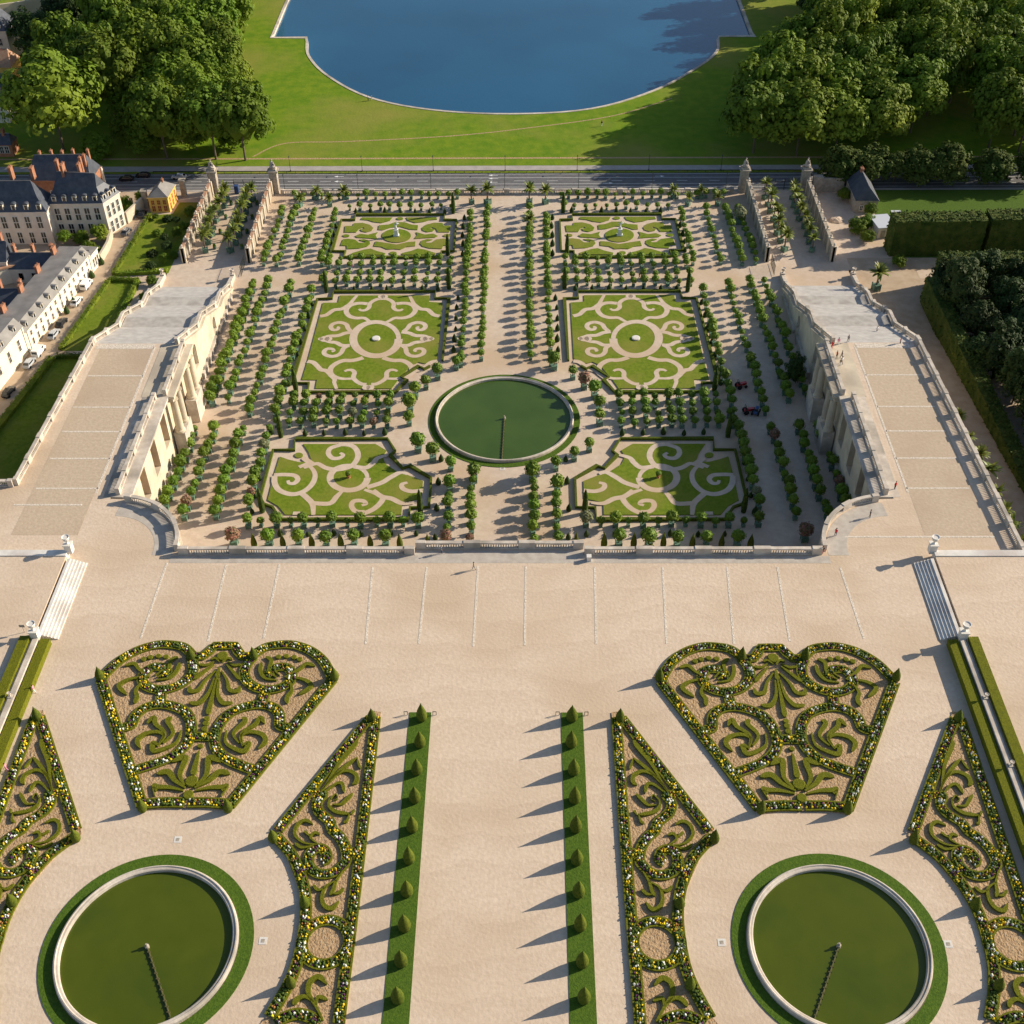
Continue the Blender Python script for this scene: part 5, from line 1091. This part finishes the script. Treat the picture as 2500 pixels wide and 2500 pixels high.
# ---- palm yard walls, gate pillars, statues
def urn(label, x, y, z, sc=1., ped=.9, m='coping', cat='urn'):
    t = thing('stone_urn', label, cat, (x, y, z), 0, sc, 'stone urns'); b = MB(); b.box(0, 0, 0, 1.0, 1.0, ped); b.box(0, 0, ped, 1.2, 1.2, .15); b.build('pedestal', m, t)
    MB().lathe([(.28, 0), (.16, .15), (.14, .35), (.42, .7), (.5, 1.0), (.42, 1.15), (.58, 1.3), (.5, 1.3), (.4, 1.2)], 0, 0, 14, 0, ped+.15).build('vase', m, t)
for s, nm in ((-1, 'left'), (1, 'right')):
    for X, io in ((64.7, 'inner'), (81.0, 'outer')):
        t = thing('yard_wall', f'tall stone wall with pilasters, {io} side of the {nm} palm yard', 'wall', (s*X, 284, CT), group='walls of the palm yards')
        MB().box(0, 0, -.5, .55, 36, 4.3).build('wall', 'old_stone', t); MB().box(0, 0, 3.8, .85, 36, .25).build('wall_coping', 'tile' if s < 0 else 'old_stone', t)
        for i in range(9):
            b = MB(); b.box(0, -17.6+4.4*i, -.4, 1.15, .8, 4.6); b.build('pilaster', 'limestone', t)
            b = MB(); b.lathe([(.3, 0), (.12, .15), (.32, .45), (.2, .7), (.06, .8)], 0, -17.6+4.4*i, 8, 0, 4.2); b.build('finial', 'coping', t)
        t = thing('gate_pillar', f'tall stone gate pillar crowned by a statue group, {io} side of the {nm} palm yard', 'gate pillar', (s*(X-.6 if io == 'outer' else X-.9), 303.9, CT), group='gate pillars by the road')
        b = MB(); b.box(0, 0, -.3, 2.3, 2.3, 1.1); b.box(0, 0, .8, 2.0, 2.0, 5.2)
        for k_ in range(6): b.box(0, 0, 1.2+k_*.8, 2.08, 2.08, .6)
        b.box(0, 0, 6.0, 2.6, 2.6, .3); b.box(0, 0, 6.3, 2.9, 2.9, .25); b.box(0, 0, 6.55, 2.2, 2.2, .5, 0, 0, .8); b.build('pillar', 'old_stone', t)
        rnd = random.Random(int(X)+s); g = MB(); lump_sphere(g, (0, 0, 7.4), .85, rnd, 10, 7, .3, .7); g.tube([(-.3, 0, 7.4), (-.2, .1, 8.4), (.0, .05, 9.1)], [.42, .36, .18], 8); lump_sphere(g, (.05, .0, 9.35), .2, rnd, 8, 6, .1); g.tube([(.5, -.1, 7.3), (.45, 0, 8.0), (.35, 0, 8.5)], [.35, .3, .16], 8); lump_sphere(g, (.33, 0, 8.7), .18, rnd, 8, 6, .1); g.tube([(-.2, 0, 8.7), (.25, -.2, 8.5), (.75, -.25, 8.0)], [.14, .12, .08], 6); g.tube([(.1, 0, 7.5), (.9, -.3, 7.2)], [.25, .12], 6)
        g.build('statue_group', 'statue_stone', t, True)
    b = MB(); rl = thing('iron_gate', f'iron railings and gate between the pillars of the {nm} palm yard', 'gate', (s*72.5, 304.4, CT), group='iron gates of the palm yards')
    b.box(0, 0, .3, 14.4, .08, .08); b.box(0, 0, 2.5, 14.4, .08, .08)
    for i in range(37): b.box(-7.2+.4*i, 0, 0, .04, .04, 2.8)
    b.build('railing', 'metal', rl)
    for x_ in (-2.6, 2.6, 0): p = MB(); p.box(x_, 0, 0, .14, .14, 3.4); p.build('gate_post', 'metal', rl)
    for X, io in ((67.4, 'court'), (84.6, 'outer')): urn(f'urn on the end wall of the {nm} staircase, {io} side', s*X, 258.4, -13.9, .95, .3)
    for y, fn in ((145.0, 'far'), (125.6, 'near')): urn(f'urn on a pedestal at the {fn} end of the {nm} platform steps', s*(71.8 if fn == "far" else 71.6), y, .9, 1.15, 1.5, 'white_stone')
    for i, y in enumerate((113.5, 101.5, 89.5, 78)): urn(f'small urn standing on the {nm} garden wall, {ORD[i]} from the steps', s*(71.55+(125.6-y)*.0075), y, 1.5, .55, .15)
    b = MB(); gt = thing('iron_gate', f'iron grille closing the court beside the {nm} staircase foot', 'gate', (s*65.6, 262.3, CT), R(90), group='iron gates of the palm yards')
    for i in range(15): b.box(-2.8+.4*i, 0, 0, .05, .05, 2.9)
    b.box(0, 0, .3, 6, .06, .06); b.box(0, 0, 2.6, 6, .06, .06); b.build('grille', 'metal', gt)
    t = thing('marble_statue', f'white marble group on a pedestal in the {nm} far lawn', 'statue', (s*28.85, 279.4, CT+.1), 0, 1.15, 'marble statues of the far lawns')
    b = MB(); b.box(0, 0, 0, 1.3, 1.0, .3); b.box(0, 0, .3, .95, .75, 1.2, 0, 0, .92); b.box(0, 0, 1.5, 1.1, .9, .15); b.build('pedestal', 'marble', t)
    rnd = random.Random(3); g = MB(); g.tube([(-.1, 0, 1.6), (-.05, .05, 2.2), (.05, 0, 2.75)], [.26, .2, .22], 8); lump_sphere(g, (.02, -.05, 3.02), .14, rnd, 8, 6, .06); g.tube([(.05, 0, 2.7), (.3, .05, 2.95), (.25, 0, 3.3)], [.15, .2, .12], 8); lump_sphere(g, (.35, 0, 3.42), .13, rnd, 8, 6, .06); g.tube([(.25, 0, 2.9), (.7, .1, 3.05), (.9, .1, 2.8)], [.13, .1, .06], 6); g.tube([(.1, 0, 2.7), (-.35, -.1, 2.95), (-.5, 0, 3.15)], [.09, .08, .05], 6); g.tube([(.12, 0, 2.2), (.3, -.1, 1.6)], [.15, .09], 6)
    g.build('figures', 'marble', t, True)
    t = thing('potted_shrub', f'terracotta pot with a small round bush in the {nm} near lawn circle', 'potted shrub', (s*30.75, 182.7, CT+.17), 0, 1, 'pots in the near lawn circles'); b = MB(); b.lathe([(.4, 0), (.3, .1), (.42, .5), (.5, .6)], 0, 0, 12); b.build('pot', 'terracotta', t); ob('crown', CR[2], t, (0, 0, 1.1), 0, .55)
# ---- lamp posts
for i, x in enumerate((-82, -61.5, -41.3, -21.3, -1.1, 19.1, 39.2, 59.4)):
    for y, rn in ((305.0, 'near'), (316.0, 'far')):
        b = MB(); b.lathe([(.14, 0), (.14, .5), (.07, .6), (.05, 4.4)], 0, 0, 8); t = thing('street_lamp', f'thin dark lamp post on the {rn} side of the road, {ORD[i]} from the left', 'street lamp', (x, y, CT), 0, 1, 'street lamps along the road')
        b.build('post', 'metal', t); h = MB(); h.box(0, -.15 if y < 310 else .15, 4.4, .22, .8, .12); h.build('lamp_head', 'metal', t)
b = MB(); b.box(0, 0, .5, 200, .06, .22)
for i in range(81): b.box(-100+i*2.5, 0, 0, .09, .09, .7)
tag(b.build('guard_rail', 'metal', loc=(0, 315.1, CT)), 'long dark guard rail along the far edge of the road', 'railing')
# ---- right yard: cottage, shed, sand heap
t, Q = house('cottage with dark slate roof beside the road on the right', [V(91.6, 291.2), V(97.4, 291.2), V(97.4, 303), V(91.6, 303)], CT, 3.4, None, 7.2, 1, wall='old_stone', name='cottage', hip=.3); windows_on(t, Q[0], Q[1], .8, 1.3, .8, 2); chimney(t, 0, 4, 6, 1.8)
t = thing('shed', 'white flat-roofed shed beside the bushes on the right yard', 'shed', (96.5, 281.2, CT), .15); MB().box(0, 0, 0, 4.6, 6.6, 2.9).build('wall', 'wall_cream', t); MB().box(0, 0, 2.9, 5, 7, .18).build('roof', 'metal_sheet', t); MB().box(-1, -3.32, .0, 1.1, .06, 2.1).build('door', 'old_stone', t)
b = MB(); b.box(0, 0, 0, 2.2, 1.4, 2.2); b.box(0, 0, 2.2, 2.5, 1.7, .1); tag(b.build('shed', 'metal_sheet', loc=(101.5, 287.5, CT)), 'tiny blue-white lean-to behind the small round tree', 'shed')
b = MB(); b.ribbon([V(82.5, 303.3), V(85, 303.3)], 1.6, CT-.4, CT+4.6); b.ribbon([V(85, 303.3), V(91, 303.3)], .5, CT-.4, CT+4); tag(b.build('roadside_wall', 'old_stone'), 'pale stone wall end between the right gate pillar and the cottage', 'wall')
b = MB(); rnd = random.Random(9); lump_sphere(b, (0, 0, -.1), 1.9, rnd, 14, 8, .08, .45); tag(b.build('sand_heap', 'court_sand', loc=(86.2, 287.2, CT)), 'heap of sand dumped on the yard outside the right palm yard wall', 'sand heap')
b = MB(); b.box(0, 0, 0, 1.1, 1.1, 2.2); b.box(0, 0, 2.2, 1.15, 1.15, .15); tag(b.build('portable_toilet', 'blue_tarp', loc=(-74.3, 303.2, CT)), 'blue portable cabin by the gate of the left palm yard', 'cabin')
# ---- tractors
def tractor(label, x, y, rz, m):
    t = thing('tractor', label, 'tractor', (x, y, CT), rz, 1, 'tractors in the shaded court'); b = MB(); b.box(.5, 0, .6, 1.5, .6, .6); b.box(-.5, 0, .5, .8, .9, .5); b.build('body', m, t); c = MB(); c.box(-.55, 0, 1.0, .1, .6, .6); c.box(-.3, 0, 1.0, .5, .5, .12); c.build('seat', 'metal', t)
    for xx, r in ((-.6, .55), (.95, .35)):
        for s in (-1, 1): w = MB(); w.tube([(xx, s*.5, r), (xx, s*.78, r)], [r, r], 12); w.build('wheel', 'tyre', t)
    r_ = MB(); r_.tube([(-.7, -.4, 1), (-.7, -.4, 2.1), (-.7, .4, 2.1), (-.7, .4, 1)], [.05]*4, 5); r_.build('roll_bar', 'metal', t)
for (px_, py_), rz, m, l in (((1808, 946), .4, 'car_red', 'small red tractor standing alone in the shaded right rows'), ((1826, 1008), .2, 'car_red', 'red tractor beside the blue one in the shaded right rows'), ((1845, 1010), 1.2, 'cloth_blue', 'blue tractor beside the red one in the shaded right rows')): q = G(px_, py_, CT); tractor(l, q.x, q.y, rz, m)
# ---- people
def body_mesh(walk):
    J = [(0, 0, .95), (0, 0, 1.15), (0, 0, 1.40), (0, 0, 1.52), (0, .02, 1.64), (0, .02, 1.74)]; E = [(0, 1), (1, 2), (2, 3), (3, 4), (4, 5)]; r = [.15, .145, .16, .06, .10, .08]
    st_ = .24 if walk else .03
    for s in (-1, 1):
        k_ = len(J); f_ = s*st_
        J += [(s*.10, 0, .88), (s*.11, f_*.5, .48), (s*.11, f_*1.0-(.06 if f_ < 0 else 0), .07), (s*.12, f_+.13, .03)]; r += [.095, .065, .045, .04]; E += [(0, k_), (k_, k_+1), (k_+1, k_+2), (k_+2, k_+3)]
        k_ = len(J); J += [(s*.19, 0, 1.40), (s*.25, -f_*.45, 1.12), (s*.25, -f_*.8+.08, .86), (s*.25, -f_*.9+.10, .77)]; r += [.06, .045, .034, .032]; E += [(2, k_), (k_, k_+1), (k_+1, k_+2), (k_+2, k_+3)]
    me = bpy.data.meshes.new('body_base'); me.from_pydata(J, E, []); o = ob('tmp_body', me)
    md = o.modifiers.new('s', 'SKIN'); sv = me.skin_vertices[0].data
    for i, x in enumerate(r): sv[i].radius = (x, x*(.75 if i < 3 else 1))
    sv[0].use_root = True; o.modifiers.new('d', 'SUBSURF').levels = 1
    out = bpy.data.meshes.new_from_object(o.evaluated_get(bpy.context.evaluated_depsgraph_get())); bpy.data.objects.remove(o); return out
BM = [body_mesh(0), body_mesh(1)]
HM = MB(); HM.lathe([(.02, .0), (.10, .02), (.115, .08), (.09, .14), (.03, .17)], 0, -.01, 10); HMm = HM.mesh('hair', 'hair', True)
def person(px_, py_, z, top, legs, label, walk=0, rz=None, skirt=False):
    p = G(px_, py_, z) if py_ is not None else px_; me = BM[walk].copy(); me.materials.clear()
    for m_ in (top, legs, 'skin', 'cloth_black'): me.materials.append(M[m_])
    for f_ in me.polygons:
        c = f_.center; f_.use_smooth = True
        f_.material_index = 2 if c.z > 1.47 or (abs(c.x) > .2 and c.z < 1.12) else (0 if c.z > .93 else (1 if c.z > .08 else 3))
    t = ob('person', me, None, (p.x, p.y, z), random.uniform(0, 6) if rz is None else rz); tag(t, label, 'person')
    ob('hair', HMm, t, (0, .01, 1.63))
for a in ((1157, 1391, 0, 'cloth_khaki', 'cloth_grey', 'person walking on the terrace just below the middle balustrade', 1), (1078, 1351, 0, 'cloth_grey', 'cloth_navy', 'person leaning at the left end of the middle balustrade'), (85, 1691, 0, 'cloth_pink', 'cloth_white', 'person in pink walking between left hedge and wedge bed', 1), (18, 1882, 0, 'cloth_pink', 'cloth_pink', 'person in pink at the left picture edge by the wedge bed', 1), (2123, 1263, 0, 'cloth_black', 'cloth_black', 'person in black standing on the right corner terrace'),
          (2039, 1308, 0, 'cloth_red', 'cloth_navy', 'person leaning on the curved balustrade at the right corner'), (2007, 1352, 0, 'cloth_black', 'cloth_red', 'person sitting place at the right end of the terrace balustrade'), (2184, 1194, 0, 'cloth_red', 'cloth_black', 'person in red at the corner pier of the right wing'), (2140, 813, -4.4, 'cloth_white', 'cloth_black', 'person in white walking on the right staircase', 1), (2197, 840, -.2, 'cloth_red', 'cloth_black', 'person in red on the top of the right staircase'), (2070, 835, 0, 'cloth_grey', 'cloth_khaki', 'person walking at the head of the right staircase', 1), (2046, 842, 0, 'cloth_pink', 'cloth_white', 'person in pale pink by the balustrade end, right staircase'), (2031, 850, 0, 'cloth_red', 'cloth_red', 'child in red at the balustrade end, right staircase'),
          (2042, 874, 0, 'cloth_red', 'cloth_black', 'person in dark red in the group beside the right balustrade'), (2054, 874, 0, 'cloth_black', 'cloth_navy', 'person in black in the group beside the right balustrade', 1), (2055, 888, 0, 'cloth_white', 'cloth_navy', 'person in white and navy in the group beside the right balustrade', 1), (2051, 893, 0, 'cloth_khaki', 'cloth_white', 'person in khaki nearest in the group by the right balustrade'),
          (899, 246, CT, 'cloth_white', 'cloth_navy', 'person standing on the lake bank, left one of two', 0), (908, 245, CT, 'cloth_grey', 'cloth_white', 'person standing on the lake bank, right one of two', 0), (1469, 308, CT, 'cloth_black', 'cloth_white', 'person out on the meadow near the tree shadow edge', 0), (552, 70, CT, 'cloth_white', 'cloth_white', 'person in white on the meadow near the left grove', 0), (1561, 680, CT, 'cloth_navy', 'cloth_black', 'person in navy between cross rows of trees, right of alley', 1), (1566, 680, CT, 'cloth_grey', 'cloth_black', 'person in grey between cross rows of trees, right of alley', 1), (861, 660, CT, 'cloth_pink', 'cloth_white', 'person in pale clothes between cross rows, left of alley', 1)): person(*a)
b = MB(); b.box(0, 0, 0, .7, .7, .95); b.box(0, 0, .95, .8, .8, .08); tag(b.build('litter_bin', 'white_stone', loc=(14.9, 143.9, 0)), 'pale square bin against the balustrade step, right of the middle', 'bin')
b = MB(); b.box(0, 0, 0, .08, .08, 1.3); b.box(0, -.1, 1.3, .9, .1, .5); o = b.build('notice_board', 'old_stone', loc=(-73.6, 126.5, 1.25)); tag(o, 'small notice board on a post by the left steps', 'sign')
